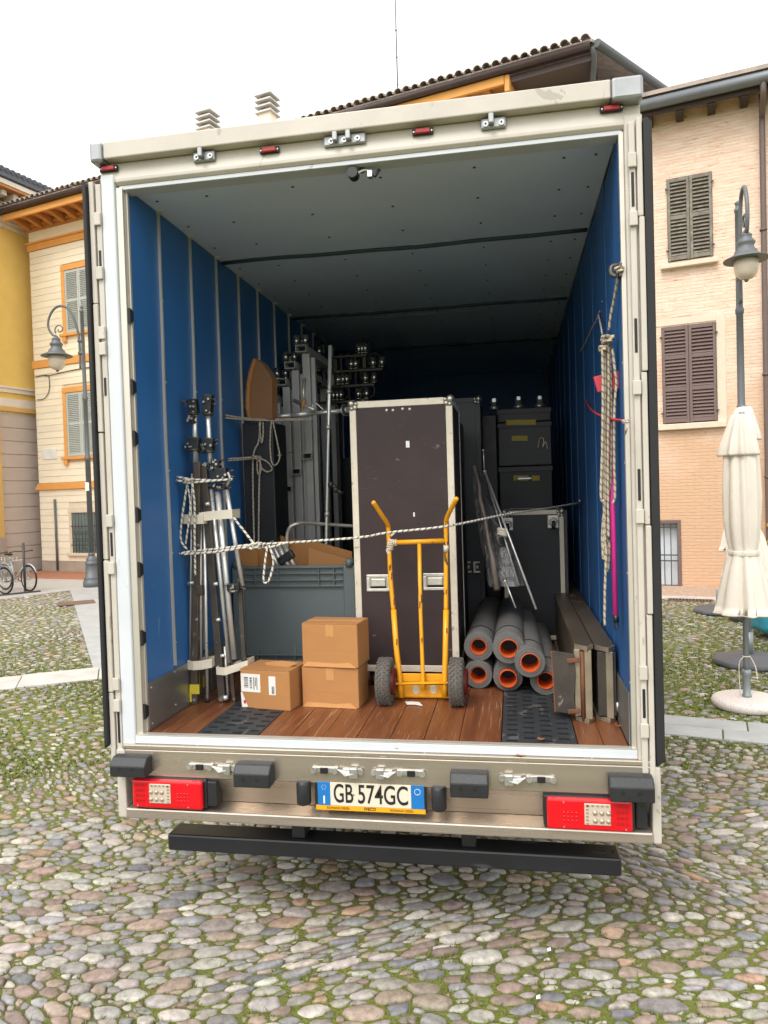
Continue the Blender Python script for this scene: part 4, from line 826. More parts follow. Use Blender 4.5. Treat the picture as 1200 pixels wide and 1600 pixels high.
def keeper(p, wd, n):
    q = Vector(p); h = one(lambda b: b.box((q.x, -.008, q.z), (wd, .016, .052)), 'latch_keeper', 'grey_steel', tk, bevel=.008)
    for k in range(n):
        x = q.x+(k-(n-1)/2)*wd*.62/max(1, n-1)*1.0; one(lambda b: b.cyl((x, -.022, q.z-.004), (x, -.015, q.z-.004), .013, 10), 'bolt', 'galv', h); one(lambda b: b.cyl((x, -.024, q.z-.004), (x, -.0215, q.z-.004), .005, 8), 'bolt_hole', 'slot', h)
    for k in range(n-1): x = q.x+(k-(n-2)/2)*wd*.62/max(1, n-1)-.01; one(lambda b: b.box((x, -.026, q.z+.012), (.026, .034, .05)), 'cam_lug', 'grey_steel', h, bevel=.006)
keeper((-0.751,0.000,3.873), .115, 2); keeper((-0.045,0.000,3.874), .205, 3); keeper((0.652,0.000,3.870), .115, 2)
# camera on the header
cmr = one(lambda b: b.cyl((-.02, .02, 3.735), (-.02, .075, 3.735), .026, 12), 'reversing_camera', 'black_plastic', tk)
one(lambda b: b.tube(smooth_path([(0, .05, 3.735), (.03, .05, 3.748), (.06, .05, 3.742), (.075, .05, 3.728)], 4), .007, 8).box((.062, .05, 3.725), (.022, .03, .03)), 'bracket', 'galv', cmr)
one(lambda b: b.tube([(.06, .05, 3.735), (.085, .05, 3.715), (.108, .05, 3.745)], .009, 8).box((.02, .06, 3.758), (.02, .02, .03)), 'arm', 'black_plastic', cmr)
# sill and rear apron
sl2 = BX('sill', 'jamb_white', tk, -1.236, 1.222, -.012, .028, .958, 1.002, .005)
BX('sill_wear_strip', 'rail_alu', tk, -1.232, 1.218, -.0135, .026, 1.0025, 1.006, .001)
BX('sill_step', 'panel_steel', tk, -1.30, 1.29, -.03, .03, .935, .9575, .004)
BX('apron', 'panel_steel', tk, -1.285, 1.275, -.032, .03, .80, .934, .004)
ap = one(lambda b: b.prism([(-1.285, -.028, .799), (-1.285, .085, .64), (-1.285, .12, .64), (-1.285, .02, .799)], (2.56, 0, 0)), 'apron_recess', 'panel_steel', tk)
BX('shelf', 'panel_steel', tk, -1.285, 1.275, -.045, .14, .585, .638, .008)
BX('side_cheek', 'truck_white', tk, -1.335, -1.287, -.03, .16, .582, .932, .006); BX('side_cheek', 'truck_white', tk, 1.277, 1.315, -.03, .16, .582, .932, .006)
BX('shelf_floor', 'panel_steel', tk, -1.285, 1.275, .141, .30, .60, .634)
for x in (-.9, -.42, .25, .52, 1.02): one(lambda q: q.cyl((x, -.006, .9575), (x, -.006, .961), .006, 6), 'rivet', 'galv', tk)
def bumper(x0, x1, z0, z1):
    y0, y1 = -.115, -.033; c = .028
    P = [(x0, y1, z0), (x0, y0, z0), (x0, y0, z1-c*1.3), (x0, y0+c*1.2, z1), (x0, y1, z1)]
    b = one(lambda q: q.prism(P, (x1-x0, 0, 0)), 'bumper_block', 'black_plastic', tk, bevel=.007)
    for f in (.28, .66): x = x0+(x1-x0)*f; one(lambda q: q.cyl((x, y0-.0008, z0+.042), (x, y0+.004, z0+.042), .011, 10), 'bolt_hole', 'slot', b)
bumper(-1.325, -1.135, .822, .915); bumper(-.675, -.49, .795, .90); bumper(.375, .55, .79, .895); bumper(1.085, 1.275, .80, .905)
def latch(cx, cz, fl=1, n=3):
    L_ = .245; z = cz
    h = one(lambda b: b.box((cx-fl*.058, -.037, z), (.13, .010, .030)).box((cx+fl*.075, -.037, z-.002), (.095, .010, .026)), 'door_lock', 'galv', tk, bevel=.004)
    for x in (-.115, -.008, .118): one(lambda b: b.cyl((cx+fl*x, -.052, z), (cx+fl*x, -.040, z), .0145, 10), 'bolt', 'galv', h)
    one(lambda b: b.box((cx-fl*.062, -.046, z), (.036, .014, .026)), 'lock_window', 'slot', h)
    one(lambda b: b.prism([(cx+fl*.005, -.045, z+.012), (cx+fl*.045, -.05, z-.020), (cx+fl*.085, -.05, z-.010), (cx+fl*.09, -.045, z+.010), (cx+fl*.05, -.045, z+.004)], (0, -.016, 0)), 'lever', 'galv', h, bevel=.003)
    one(lambda b: b.box((cx+fl*.085, -.052, z-.004), (.042, .024, .052)), 'hook', 'galv', h, bevel=.006)
latch(-.815, .862); latch(-.175, .868); latch(.125, .868, -1); latch(.728, .862, -1)
# registration plate
PX, PZ, PY = -.018, .745, -.03
pf = one(lambda b: b.box((PX, PY+.006, PZ), (.548, .014, .142)), 'plate_holder', 'ink', tk, bevel=.004)
BX('bracket', 'black_plastic', pf, PX-.2, PX+.2, PY+.013, .06, PZ-.05, PZ+.05)
pl = tk
PT = one(lambda b: b.box((PX+.003, PY-.0035, PZ+.006), (.395, .004, .112)), 'registration_plate', 'plate_white', tk, bevel=.001)
for s in (-1, 1): one(lambda b: b.box((PX+s*.2285+.003, PY-.0035, PZ+.006), (.0625, .004, .112)), 'blue_band', 'plate_blue', PT)
one(lambda b: b.box((PX, PY-.0035, PZ-.062), (.535, .005, .022)), 'dealer_strip', 'plate_yellow', tk)
rx = (R(90), 0, 0)
text('GB', .128, (PX-.130, PY-.0065, PZ+.006), rx, 'ink', PT, .60, 'plate_lettering', bold=.0012); text('574GC', .128, (PX+.064, PY-.0065, PZ+.006), rx, 'ink', PT, .66, 'plate_lettering', bold=.0012)
one(lambda b: b.cyl((PX-.079, PY-.0064, PZ+.005), (PX-.079, PY-.0055, PZ+.005), .005, 10), 'plate_stamp', 'galv', PT)
text('I', .05, (PX-.2255, PY-.0062, PZ-.025), rx, 'print_white', PT, 1, 'plate_lettering', bold=.0015)
one(lambda b: b.torus((PX+.2315, PY-.0058, PZ+.032), (0, 1, 0), .014, .0012, 20, 5), 'plate_ring', 'print_white', PT)
for k in range(6): a = k*math.pi/3; one(lambda b: b.box((PX-.2255+.011*math.cos(a), PY-.0058, PZ+.038+.011*math.sin(a)), (.003, .001, .003)), 'plate_star', 'print_white', PT)
DS = [c for c in tk.children if c.name.startswith('dealer_strip')][0]
for s in (-1, 1): text('ROMANA DIESEL', .0165, (PX+s*.155, PY-.0068, PZ-.062), rx, 'ink', DS, .92, 'dealer_lettering', .0003)
text('IVECO', .021, (PX, PY-.0068, PZ-.061), rx, 'ink', DS, .95, 'dealer_lettering', .0003, .0005)
for x in (-.345, .315): one(lambda b: b.lathe([(.032, -.055), (.036, -.045), (.036, .045), (.030, .058)], (x, -.035, .752), 14), 'plate_lamp', 'black_plastic', tk, bevel=.003)
# tail lights
def tail(cx, cz, mir):
    wd, ht, y0 = .375, .145, -.06
    hs_ = one(lambda b: b.box((cx, y0+.055, cz), (wd+.03, .075, ht+.006)), 'tail_light', 'black_plastic', tk, bevel=.012)
    one(lambda b: b.box((cx, y0+.004, cz), (wd, .03, ht)), 'red_lens', 'red_lens', hs_, bevel=.013, seg=3)
    wx = cx+mir*.035; one(lambda b: b.box((wx, y0-.0125, cz+.006), (.115, .006, .098)), 'clear_window', 'clear_lens', hs_, bevel=.004)
    for i in range(3):
        for j in range(2): one(lambda b: b.ball((wx+mir*.018+(i-1)*.029, y0-.013, cz-.004+(j-.5)*.036), .0125, 8), 'led', 'led', hs_)
    for i in range(6): one(lambda b: b.box((wx+mir*(-.045)+0*(i % 2), y0-.0158, cz+.044-i*.016), (.011, .003, .008)), 'led_chip', 'led', hs_)
    for i in range(5): one(lambda b: b.box((wx-.042+i*.021, y0-.0158, cz+.046), (.012, .003, .008)), 'led_chip', 'led', hs_)
    for sx, sz in ((-.42, -.40), (.30, .38), (.30, -.40)): one(lambda b: b.cyl((cx-mir*sx*wd, y0-.0125, cz+sz*ht), (cx-mir*sx*wd, y0-.010, cz+sz*ht), .004, 8), 'screw', 'galv', hs_)
    for i in range(4):
        for j in range(3): one(lambda b: b.ball((cx-mir*.085+(i-1.5)*.018, y0-.0095, cz-.01+(j-1)*.018), .0058, 6), 'lens_dimple', 'red_lens', hs_)
    for i in range(3):
        for j in range(4): one(lambda b: b.box((cx+mir*(.125+.018*i), y0-.0118, cz+.045-j*.026), (.011, .003, .012)), 'lens_rib', 'dark_red_lens', hs_)
tail(-1.045, .725, -1); tail(.998, .718, 1)
MB().bx(-.842, -.79, -.045, .03, .665, .79).build('light_bracket', 'black_plastic', tk, .006); MB().bx(1.205, 1.255, -.03, .03, .65, .79).build('light_bracket', 'black_plastic', tk, .006)
# underrun bar on its two brackets
ub = MB().bx(-1.118, 1.150, .06, .20, .376, .462).build('underrun_bar', 'black_paint', tk, .010)
for x in (-.42, .44): BX('bar_bracket', 'black_paint', tk, x-.035, x+.035, .09, .30, .4625, .60, .005)
for x in (1.08, 1.12): one(lambda b: b.cyl((x, .13, .462), (x, .13, .4645), .006, 6), 'bar_hole', 'slot', ub)
# chassis and wheels under the body
for x in (-.42, .44): BX('chassis_rail', 'black_paint', tk, x-.035, x+.035, .302, YL+.3, .62, .86)
for y in (.5, 2.2, 4, 6): BX('cross_member', 'black_paint', tk, -1.2, 1.2, y, y+.08, .862, .898)
for y in (2.0, YL):
    BX('axle', 'black_paint', tk, -.95, .95, y-.06, y+.06, .34, .46)
    for sx in (-1, 1):
        wl = one(lambda b: b.lathe([(.20, -.12), (.37, -.125), (.40, -.09), (.40, .09), (.37, .125), (.20, .12)], (0, 0, 0), 28), 'wheel', 'seal', tk)
        wl.rotation_euler = (0, R(90), 0); wl.location = Vector((sx*1.08, y, .40))-Vector((0, .3, 0))
        WM[wl] = Matrix.Translation((sx*1.08, y, .40)); rimb = MB().lathe([(.10, -.05), (.20, -.10), (.21, .10), (.05, .06)], (0, 0, 0), 20); rm_ = rimb.build('rim', 'grey_steel'); rm_.parent = wl; rm_.location = (0, 0, 0)
        BX('mudguard', 'black_plastic', tk, sx*1.08-.16, sx*1.08+.16, y-.45, y+.45, .835, .86)
# folded back doors
def door(sx, label):
    s = sx
    if s < 0: xs = dict(h0=-1.374, h1=-1.309, s0=-1.398, s1=-1.376, yo=-.012)
    else: xs = dict(h0=1.236, h1=1.296, s0=1.298, s1=1.336, yo=-.034)
    X0, X1 = xs['h0'], xs['h1']; z0, z1 = .90, 3.815; n = 5
    dpn = BX('rear_door', 'truck_white', tk, min(xs['s0'], xs['s1']), max(xs['s0'], xs['s1']), .02, 1.24, z0+.02, z1-.01, .004); dpn['label'] = label
    so_ = xs['s1'] if s > 0 else xs['s0']
    one(lambda b: b.prism([((xs['s0']), -.035, z0+.03), ((xs['s1']), -.035, z0+.06), ((xs['s1']), -.035, z1-.03), ((xs['s0']+xs['s1'])/2, -.035, z1-.005), ((xs['s0']), -.035, z1-.01)], (0, .05, 0)), 'edge_seal', 'seal', dpn, bevel=.006)
    mid = (X0+X1)/2; y0 = xs['yo']
    # two running hinge profiles with offset butt joints
    if s < 0: in0, in1, ou0, ou1 = mid+.003, X1, X0, mid-.003
    else: in0, in1, ou0, ou1 = X0, mid-.003, mid+.003, X1
    brk_in = [z0, 3.35, 3.80] if s > 0 else [z0, 3.80]
    for a, b in zip(brk_in, brk_in[1:]): BX('hinge_profile', 'truck_white', tk, in0, in1, y0, .045, a+.002, b-.002, .005)
    lv = (z0-.05, 1.62, 2.02, 2.70, 3.38, z1) if s > 0 else (z0-.05, 1.22, 1.9, 2.55, 3.2, z1)
    for i, (a, b) in enumerate(zip(lv, lv[1:])): BX('hinge_profile', 'truck_white', tk, ou0+(.003 if i % 2 else 0), ou1-(0 if i % 2 else .003), y0-.006*(i % 2)-.002, .045, a+.002, b-.002, .005)
    xm = (in0+in1)/2
    for zc in ((1.265, 1.155, 1.86, 2.10, 2.97, 3.05, 3.35, 3.62) if s < 0 else (1.10, 1.36, 2.06, 2.63, 3.37, 3.625)):
        BX('hinge_lug', 'truck_white', dpn, xm-.020, xm+.016, y0-.016, y0-.001, zc-.032, zc+.032, .004)
    for zc, hh in (((1.05, .09), (1.98, .06), (2.78, .045), (3.40, .065)) if s < 0 else ((1.22, .065), (2.20, .07), (2.86, .075), (3.50, .075))):
        BX('hinge_slot', 'slot', dpn, xm-.006, xm+.006, y0-.0022, y0-.0002, zc-hh, zc+hh)
    for z in (1.3, 2.0, 2.7, 3.4): one(lambda b: b.tube([((so_+s*.018), .35, z-.2), ((so_+s*.018), .35, z+.2)], .014, 8), 'locking_bar', 'galv', dpn)
door(-1, 'left hand rear door folded back along the side of the truck'); door(1, 'rear door with the broad black rubber seal')

# ================================================================== CARGO
Vx = lambda *p: Vector(p)
def flight_case(name, label, x0, x1, y0, y1, z0, z1, m, ew=.040, castors=True, edge='case_alu', group=None):
    t = thing(name, label, 'flight case', ((x0+x1)/2, (y0+y1)/2, 1.0), 0, group)
    BX('panel_body', m, t, x0+.004, x1-.004, y0+.004, y1-.004, z0+.004, z1-.004, .003)
    for y in (y0, y1-ew):
        f = y+.0 if y == y0 else y
        for a, b in ((x0, x0+ew), (x1-ew, x1)): BX('edge_profile', edge, t, a, b, f, f+ew, z0+ew*.4, z1-ew*.4, .003)
        for a, b in ((z0, z0+ew), (z1-ew, z1)): BX('edge_profile', edge, t, x0+ew+.002, x1-ew-.002, f+.001, f+ew, a, b, .003)
    for x in (x0, x1-ew):
        for a, b in ((z0, z0+ew), (z1-ew, z1)): BX('edge_profile', edge, t, x+.001, x+ew-.001, y0+ew+.002, y1-ew-.002, a, b, .003)
    for x, sx in ((x0, 1), (x1, -1)):
        for z, sz in ((z0, 1), (z1, -1)):
            def corner(b):
                for dx, dz, r in ((.012, .012, .020), (.042, .014, .014), (.014, .042, .014), (.036, .036, .017)): b.lathe([(r*1.0, 0), (r*.9, .006), (r*.55, .011), (.002, .012)], (0, 0, 0), 10); n = 4*10; b.v[-n:] = [(x+sx*dx+p[0], y0+.001-p[2], z+sz*dz+p[1]) for p in b.v[-n:]]
                b.ball((x+sx*.012, y0+.016, z+sz*.012), .026, 10)
            one(corner, 'ball_corner', 'ball', t)
    if castors:
        for x in (x0+.09, x1-.09):
            for y in (y0+.09, y1-.09):
                h = one(lambda b: b.box((x, y, z0-.006), (.10, .10, .010)).box((x-.028, y, z0-.035), (.006, .05, .05)).box((x+.028, y, z0-.035), (.006, .05, .05)), 'castor', 'galv', t)
                r = min(.048, (z0-1.0)/2); one(lambda b: b.tube([(x-.018, y, 1.0+r), (x+.018, y, 1.0+r)], r, 14), 'castor_wheel', 'tube_rubber', h)
    return t
CX0, CX1, CY, CZ0, CZ1 = -.276, .353, .95, 1.105, 2.762
fc = flight_case('flight_case', 'tall scuffed dark brown flight case with two sunk handles behind the yellow hand truck', CX0, CX1, CY, 1.58, CZ0, CZ1, 'case_ply')
def rivets(t, y):
    for k in range(11):
        z = CZ0+.12+k*.142
        for x in (CX0+.012, CX1-.012): one(lambda b: b.cyl((x, y-.0025, z), (x, y+.001, z), .0042, 6), 'rivet', 'galv', t)
    for k in range(4): x = CX0+.12+k*.13; one(lambda b: b.cyl((x, y-.0025, CZ1-.014), (x, y+.001, CZ1-.014), .0042, 6), 'rivet', 'galv', t)
rivets(fc, CY)
def sunk_handle(p):
    q = Vector(p); y = CY+.004; w2, h2 = .073, .052
    pl_ = MB()
    for a, b, c, d in ((-w2, w2, h2-.018, h2), (-w2, w2, -h2, -h2+.018), (-w2, -w2+.020, -h2+.018, h2-.018), (w2-.020, w2, -h2+.018, h2-.018)): pl_.bx(q.x+a, q.x+b, y-.006, y+.001, q.z+c, q.z+d)
    h = pl_.build('sunk_handle', 'chrome_worn', fc, .003)
    BX('dish', 'ball', h, q.x-w2+.020, q.x+w2-.020, y-.0015, y+.0005, q.z-h2+.018, q.z+h2-.018)
    BX('dish_shade_strip', 'slot', h, q.x-w2+.024, q.x+w2-.024, y-.003, y-.0016, q.z-h2+.019, q.z-h2+.032)  # black strip painted in as the shade at the bottom of the dish
    one(lambda b: b.box((q.x, y-.009, q.z+.003), (.088, .010, .046)), 'grip', 'chrome_worn', h, bevel=.004)
    for sx in (-1, 1):
        for sz in (-1, 1): one(lambda b: b.cyl((q.x+sx*(w2-.009), y-.0085, q.z+sz*(h2-.008)), (q.x+sx*(w2-.009), y-.006, q.z+sz*(h2-.008)), .004, 6), 'rivet', 'galv', h)
sunk_handle((-0.129,0.950,1.650)); sunk_handle((0.221,0.950,1.655))
for p in ((-0.045,0.950,2.701), (-0.006,0.950,2.699), (0.053,0.950,2.704), (0.096,0.950,2.701)): q = Vector(p); one(lambda b: b.lathe([(.010, 0), (.0095, .003), (.005, .006), (.001, .0065)], (0, 0, 0), 10), 'stud', 'chrome_worn', fc).location = Vector((q.x, CY+.001, q.z))-WM[fc].translation; 
for o in [c for c in fc.children if c.name.startswith('stud')]: o.rotation_euler = (R(90), 0, 0)
for p, w_, h_ in (((0.078,0.950,2.490), .022, .040), ((0.104,0.950,2.064), .010, .026)):
    q = Vector(p); BX('sticker', 'print_white', fc, q.x-w_/2, q.x+w_/2, CY+.0015, CY+.0038, q.z-h_/2, q.z+h_/2)
for p, a in (((0.035,0.950,2.604), .04), ((0.063,0.950,2.649), .03), ((-0.210,0.950,2.232), .05), ((0.187,0.950,2.486), .02), ((0.285,0.950,2.274), .04), ((0.257,0.950,2.095), .025), ((0.154,0.950,2.016), .03), ((0.021,0.950,2.272), .02), ((-0.170,0.950,2.360), .04), ((0.294,0.950,2.170), .02)):
    q = Vector(p); MB().box((q.x, CY+.0034, q.z), (a*.8, .0008, .0016), (0, random.uniform(-.25, .25), 0)).build('scratch', 'brown_steel', fc)
fc2 = flight_case('flight_case', 'second dark flight case standing directly behind the tall brown one', CX0, .335, 1.62, 2.28, 1.105, 2.70, 'case_dark', edge='case_grey')
q = Vector((0.399,2.450,2.942)); fc3 = flight_case('flight_case', 'grey topped flight case showing above the right edge of the tall brown case', -.25, (0.459,2.450,2.536)[0], 2.45, 3.2, 1.105, q.z, 'case_grey', edge='case_grey')
for p in ((0.326,2.450,1.586), (0.398,2.450,1.585)):
    q = Vector(p); one(lambda b: b.bx(q.x-.028, q.x+.024, 2.438, 2.449, q.z+.030, q.z+.046).bx(q.x-.028, q.x-.010, 2.438, 2.449, q.z-.030, q.z+.030).bx(q.x-.028, q.x+.028, 2.438, 2.449, q.z-.046, q.z-.030).bx(q.x-.005, q.x+.014, 2.432, 2.449, q.z-.012, q.z+.014), 'butterfly_latch', 'chrome_worn', fc3, bevel=.003)
bk = MB().bx(-.9, .1, 3.4, 4.2, 1.0, 2.55).build('storage_case', 'case_dark'); bk.modifiers.clear(); tag(bk, 'big black case deep in the hold behind the steel frames', 'case')
# case with castor plates behind the ramps
c5 = flight_case('flight_case', 'black flight case with bright edging and castor plates on its front, behind the foam rolls', .615, 1.075, 2.3, 2.98, 1.03, 2.033, 'case_dark', .034, False)
for p in ((0.651,2.300,1.931), (0.995,2.300,1.942)):
    q = Vector(p); h = one(lambda b: b.box((q.x, 2.293, q.z), (.085, .012, .10)), 'castor_plate', 'chrome_worn', c5, bevel=.006)
    one(lambda b: b.torus((q.x, 2.282, q.z), (0, 1, 0), .028, .007, 20, 6), 'swivel_ring', 'galv', h)
    one(lambda b: b.tube([(q.x-.013, 2.25, q.z-.022), (q.x+.013, 2.25, q.z-.022)], .032, 14), 'castor_wheel', 'tube_rubber', h)
    for sx in (-1, 1):
        for sz in (-1, 1): one(lambda b: b.cyl((q.x+sx*.034, 2.284, q.z+sz*.04), (q.x+sx*.034, 2.288, q.z+sz*.04), .006, 8), 'bolt', 'galv', h)
BX('edge_profile', 'case_grey', c5, 1.078, 1.10, 2.32, 2.36, 1.03, 2.03)
# stack of cases with tape labels
def tape(p, w_, t): q = Vector(p); one(lambda b: b.box((q.x, q.y-.010, q.z), (w_, .003, .045), (0, R(2), 0)), 'tape_label', 'gaffer_yellow', t)
SX0, SX1, SY = .585, 1.035, 3.0
def stack_case(z0, z1, label, m, x0=SX0, x1=SX1):
    t = thing('equipment_case', label, 'case', ((x0+x1)/2, SY+.3, z0), 0, 'stacked cases with tape labels')
    BX('case_body', m, t, x0, x1, SY, SY+.6, z0+.002, z1-.004, .008); BX('lid_rim', 'case_grey', t, x0-.006, x1+.006, SY-.006, SY+.606, z1-.05, z1-.006, .004)
    return t
s1 = stack_case(1.0, 2.40, 'tall lowest black case of the taped stack at the back', 'case_dark'); tape((0.771,3.000,2.295), .13, s1); tape((0.895,3.000,2.291), .065, s1)
s2 = stack_case(2.40, 2.78, 'middle dark grey case of the taped stack at the back', 'case_grey'); tape((0.768,3.000,2.638), .135, s2)
s3 = stack_case(2.78, 2.90, 'shallow topmost case of the taped stack at the back', 'case_grey'); tape((0.783,3.000,2.775), .25, s3)
one(lambda b: b.box((.80, SY-.012, 2.29), (.12, .02, .022)), 'handle', 'galv', s1, bevel=.005)
one(lambda b: b.tube(smooth_path([(.92, SY-.01, 2.55), (.94, SY-.02, 2.63), (.97, SY-.02, 2.62), (.96, SY-.015, 2.55), (.985, SY-.02, 2.60), (1.0, SY-.01, 2.54)], 4), .004, 6), 'string', 'strap', s2)
for p in ((0.556,3.100,2.986), (0.768,3.100,2.992), (0.949,3.100,2.988)):
    q = Vector(p); 
    h = one(lambda b: b.lathe([(.045, 0), (.045, .03), (.03, .04), (.03, .09)], (q.x, q.y, 2.901), 12).box((q.x, q.y-.031, q.z), (.030, .004, .030)), 'clamp_foot', 'galv'); h.name = 'round_clamp'; tag(h, 'small steel clamp standing on the taped case stack, %s' % ('towards the tall brown case' if q.x < .7 else 'in the middle' if q.x < .85 else 'nearest the right wall'), 'fitting', 'steel clamps on the case stack')
lb = MB().bx(.42, .575, 3.05, 3.5, 1.0, 2.86).build('speaker_column', 'black_plastic', None, .01); tag(lb, 'narrow black column case left of the taped case stack', 'case')

# ---- foam rolls with orange tubes
def roll(x, z, r, y0, ln, hole, tube_out, label, yaw=0.):
    t = thing('foam_roll', label, 'foam roll', (x, y0+ln/2, 1.0 if z < 1.12 else z-r), 0, 'grey foam rolls on orange tubes')
    dx = math.tan(yaw)
    P = lambda y, rr=0: (x+dx*(y-y0), y, z)
    one(lambda b: b.pipe(P(y0), P(y0+ln), r, hole+.006, 32), 'foam_sleeve', 'roll', t, bevel=.005)
    lay = MB()
    for k, (rr, d) in enumerate(((.78, .003), (.60, .005))): lay.pipe(P(y0-d), P(y0+.05), r*rr, hole+.008, 28)
    lay.build('inner_layer', 'roll', t, .003)
    one(lambda b: b.pipe(P(y0-tube_out), P(y0+ln+.02), hole+.005, hole-.0005, 28), 'orange_tube', 'orange', t, bevel=.001)
    one(lambda b: b.cyl(P(y0+.16), P(y0+.165), hole-.001, 20), 'bore_shade', 'slot', t)  # black disc painting in the shade deep inside the long open tube
    for d in (.20,): one(lambda b: b.pipe(P(y0+d), P(y0+d+.018), r+.003, r-.004, 32), 'band', 'seal', t)
    return t
rr_ = .0855
roll(.462, 1.0+rr_, rr_, .98, 1.5, .046, 0, 'grey foam roll on the floor nearest the yellow trolley, lower left of the heap', R(1))
roll(.640, 1.0+.088, .088, .93, 1.5, .048, .045, 'grey foam roll on the floor with its orange tube sticking out furthest', R(-.5))
roll(.468, 1.0+.089*2.98-.012, .089, .99, 1.5, .045, 0, 'grey foam roll on top of the lower left one, dark bore in its orange tube', R(1))
roll((0.637,0.860,1.348)[0]+.012, 1.272, .093, .87, 1.5, .050, .014, 'grey foam roll at the top middle of the heap, mouth of its orange tube bright', R(.5))
roll((0.768,0.780,1.261)[0], 1.205, .088, .80, 1.4, .050, .006, 'grey foam roll resting right of centre against its neighbours, a tier below the top', R(-.5))
roll(.855, 1.0+.089, .089, .86, 1.4, .045, .012, 'grey foam roll on the grip mat half hidden by the steel ramp flap', R(0))
# film wrapped slat and thin rods leaning over the rolls
fw_ = thing('wrapped_bundle', 'slim bundle wrapped in crumpled clear film leaning behind the foam rolls', 'bundle', (.53, 1.5, 1.33))
def film(b):
    p0, p1 = Vector((0.634,1.420,1.567)), Vector((0.451,1.750,2.340)); n, m_ = 26, 14; V = []
    for i in range(n):
        t = i/(n-1); c = p0.lerp(p1, t); rad = .085*(1-t)**.8+.030
        for j in range(m_): a = 2*math.pi*j/m_; q = rad*(1+.26*math.sin(5*a+2.5*t)+.14*math.sin(11*a-4*t+1)+.05*random.uniform(-1, 1)); V.append((c.x+q*math.cos(a), c.y+q*.5*math.sin(a), c.z))
    b.add(V, [(i*m_+j, i*m_+(j+1) % m_, (i+1)*m_+(j+1) % m_, (i+1)*m_+j) for i in range(n-1) for j in range(m_)]+[tuple(range(m_)), tuple((n-1)*m_+j for j in range(m_))])
one(film, 'plastic_film', 'film', fw_)
one(lambda b: b.tube([(0.582,1.280,1.557), (0.553,1.370,1.763), (0.534,1.400,1.845), (0.511,1.460,2.002), (0.478,1.520,2.139), (0.475,1.550,2.225), (0.442,1.600,2.367)], [.022, .020, .015, .013, .015, .012, .010], 7), 'film_edge', 'film_edge', fw_)
for i, (a, b_, r_, lb_) in enumerate((((0.510,1.620,2.334), (0.820,1.150,1.454), .0075, 'longest thin steel rod leaning from the wrapped bundle towards the ramps'), ((0.508,1.660,2.322), (0.720,1.300,1.582), .006, 'thin steel rod leaning beside the longest one, its lower end above the rolls'), ((0.502,1.700,2.483), (0.506,1.700,2.323), .005, 'short upright bright pin at the head of the wrapped bundle'), ((0.633,1.220,1.629), (0.696,1.150,1.462), .005, 'short thin rod end lying over the foam rolls'))):
    t = thing('steel_rod', lb_, 'rod', b_, 0, 'thin rods behind the foam rolls'); one(lambda q: q.cyl(a, b_, r_, 8), 'rod', 'chrome_worn', t); one(lambda q: q.cyl(Vector(a)-Vector((0, 0, .012)), a, r_*1.8, 8), 'end_ring', 'chrome_worn', t)
kt = one(lambda b: [b.torus(Vector((0.622,1.420,1.917))+Vector((0, 0, d)), (.3, .2, 1), .026, .012, 14, 6) for d in (-.015, 0, .015)] and b, 'tied_cloth', 'strap'); tag(kt, 'grey cloth knot tied round the leaning rods', 'cloth')

# ---- loading ramps on their edges by the right wall
def ramp(x0, x1, y0, y1, zt, label, flap):
    t = thing('loading_ramp', label, 'ramp', ((x0+x1)/2, (y0+y1)/2, 1.0), 0, 'steel loading ramps')
    mid = x0+(x1-x0)*.62
    out = [(x0, y0+.07), (mid, y0), (x1, y0+.06), (x1, y1), (x0, y1)]
    one(lambda b: b.prism([(x, y, zt-.022) for x, y in out], (0, 0, .022)), 'top_flange', 'ramp_steel', t, bevel=.003)
    one(lambda b: b.prism([(x, y, 1.0) for x, y in out], (0, 0, .022)), 'bottom_flange', 'ramp_edge', t, bevel=.003)
    one(lambda b: b.prism([(x, y-.004, zt-.022) for x, y in out[:3]]+[(x, y+.012, zt-.022) for x, y in out[:3]][::-1], (0, 0, .0225)), 'nose_edge', 'ramp_edge', t)
    BX('web', 'ramp_steel', t, x0+.012, x0+.024, y0+.075, y1, 1.0225, zt-.0225)
    BX('end_plate', 'ramp_edge', t, mid-.012, mid+.022, y0+.012, y0+.05, 1.0225, zt-.0225, .003)
    for k in range(5): BX('rib', 'ramp_steel', t, x0+.025, x1-.01, y0+.5+k*.42, y0+.51+k*.42, 1.0225, zt-.0225)
    if flap:
        BX('end_strip', 'ramp_edge', t, x0-.004, x0+.026, y0+.04, y0+.068, 1.03, zt-.0225, .003)
        one(lambda b: b.tube([(x0+.036, y0+.03, 1.01), (x0+.036, y0+.03, zt-.03)], .010, 8).tube([(x0+.050, y0+.03, 1.05), (x0+.050, y0+.03, zt-.03)], .006, 8), 'hinge_pin', 'rust', t)
        fl = one(lambda b: b.prism([(x0-.100, y0+.09, 1.035), (x0+.000, y0+.03, 1.042), (x0-.010, y0+.03, 1.12), (x0+.002, y0+.03, 1.24), (x0-.004, y0+.03, zt-.045), (x0-.112, y0+.09, zt-.04)], (.002, .008, 0)), 'flap', 'dark_steel', t, bevel=.002)
        one(lambda b: b.bar((x0-.1015, y0+.088, 1.035), (x0-.1135, y0+.088, zt-.04), .004, .008), 'rusty_edge', 'rust', fl)
        for z in (1.06, zt-.075): one(lambda b: b.box((x0-.012, y0+.022, z), (.062, .012, .024), (0, R(-6), 0)), 'hinge', 'rust', fl, bevel=.004)
    else:
        BX('dark_plate', 'dark_steel', t, x0+.008, x1+.002, y0+.034, y0+.046, 1.03, zt-.028, .003); one(lambda b: b.tube([(x1+.006, y0+.04, 1.05), (x1+.006, y0+.04, 1.10)], .012, 8), 'hinge_pin', 'galv', t)
    return t
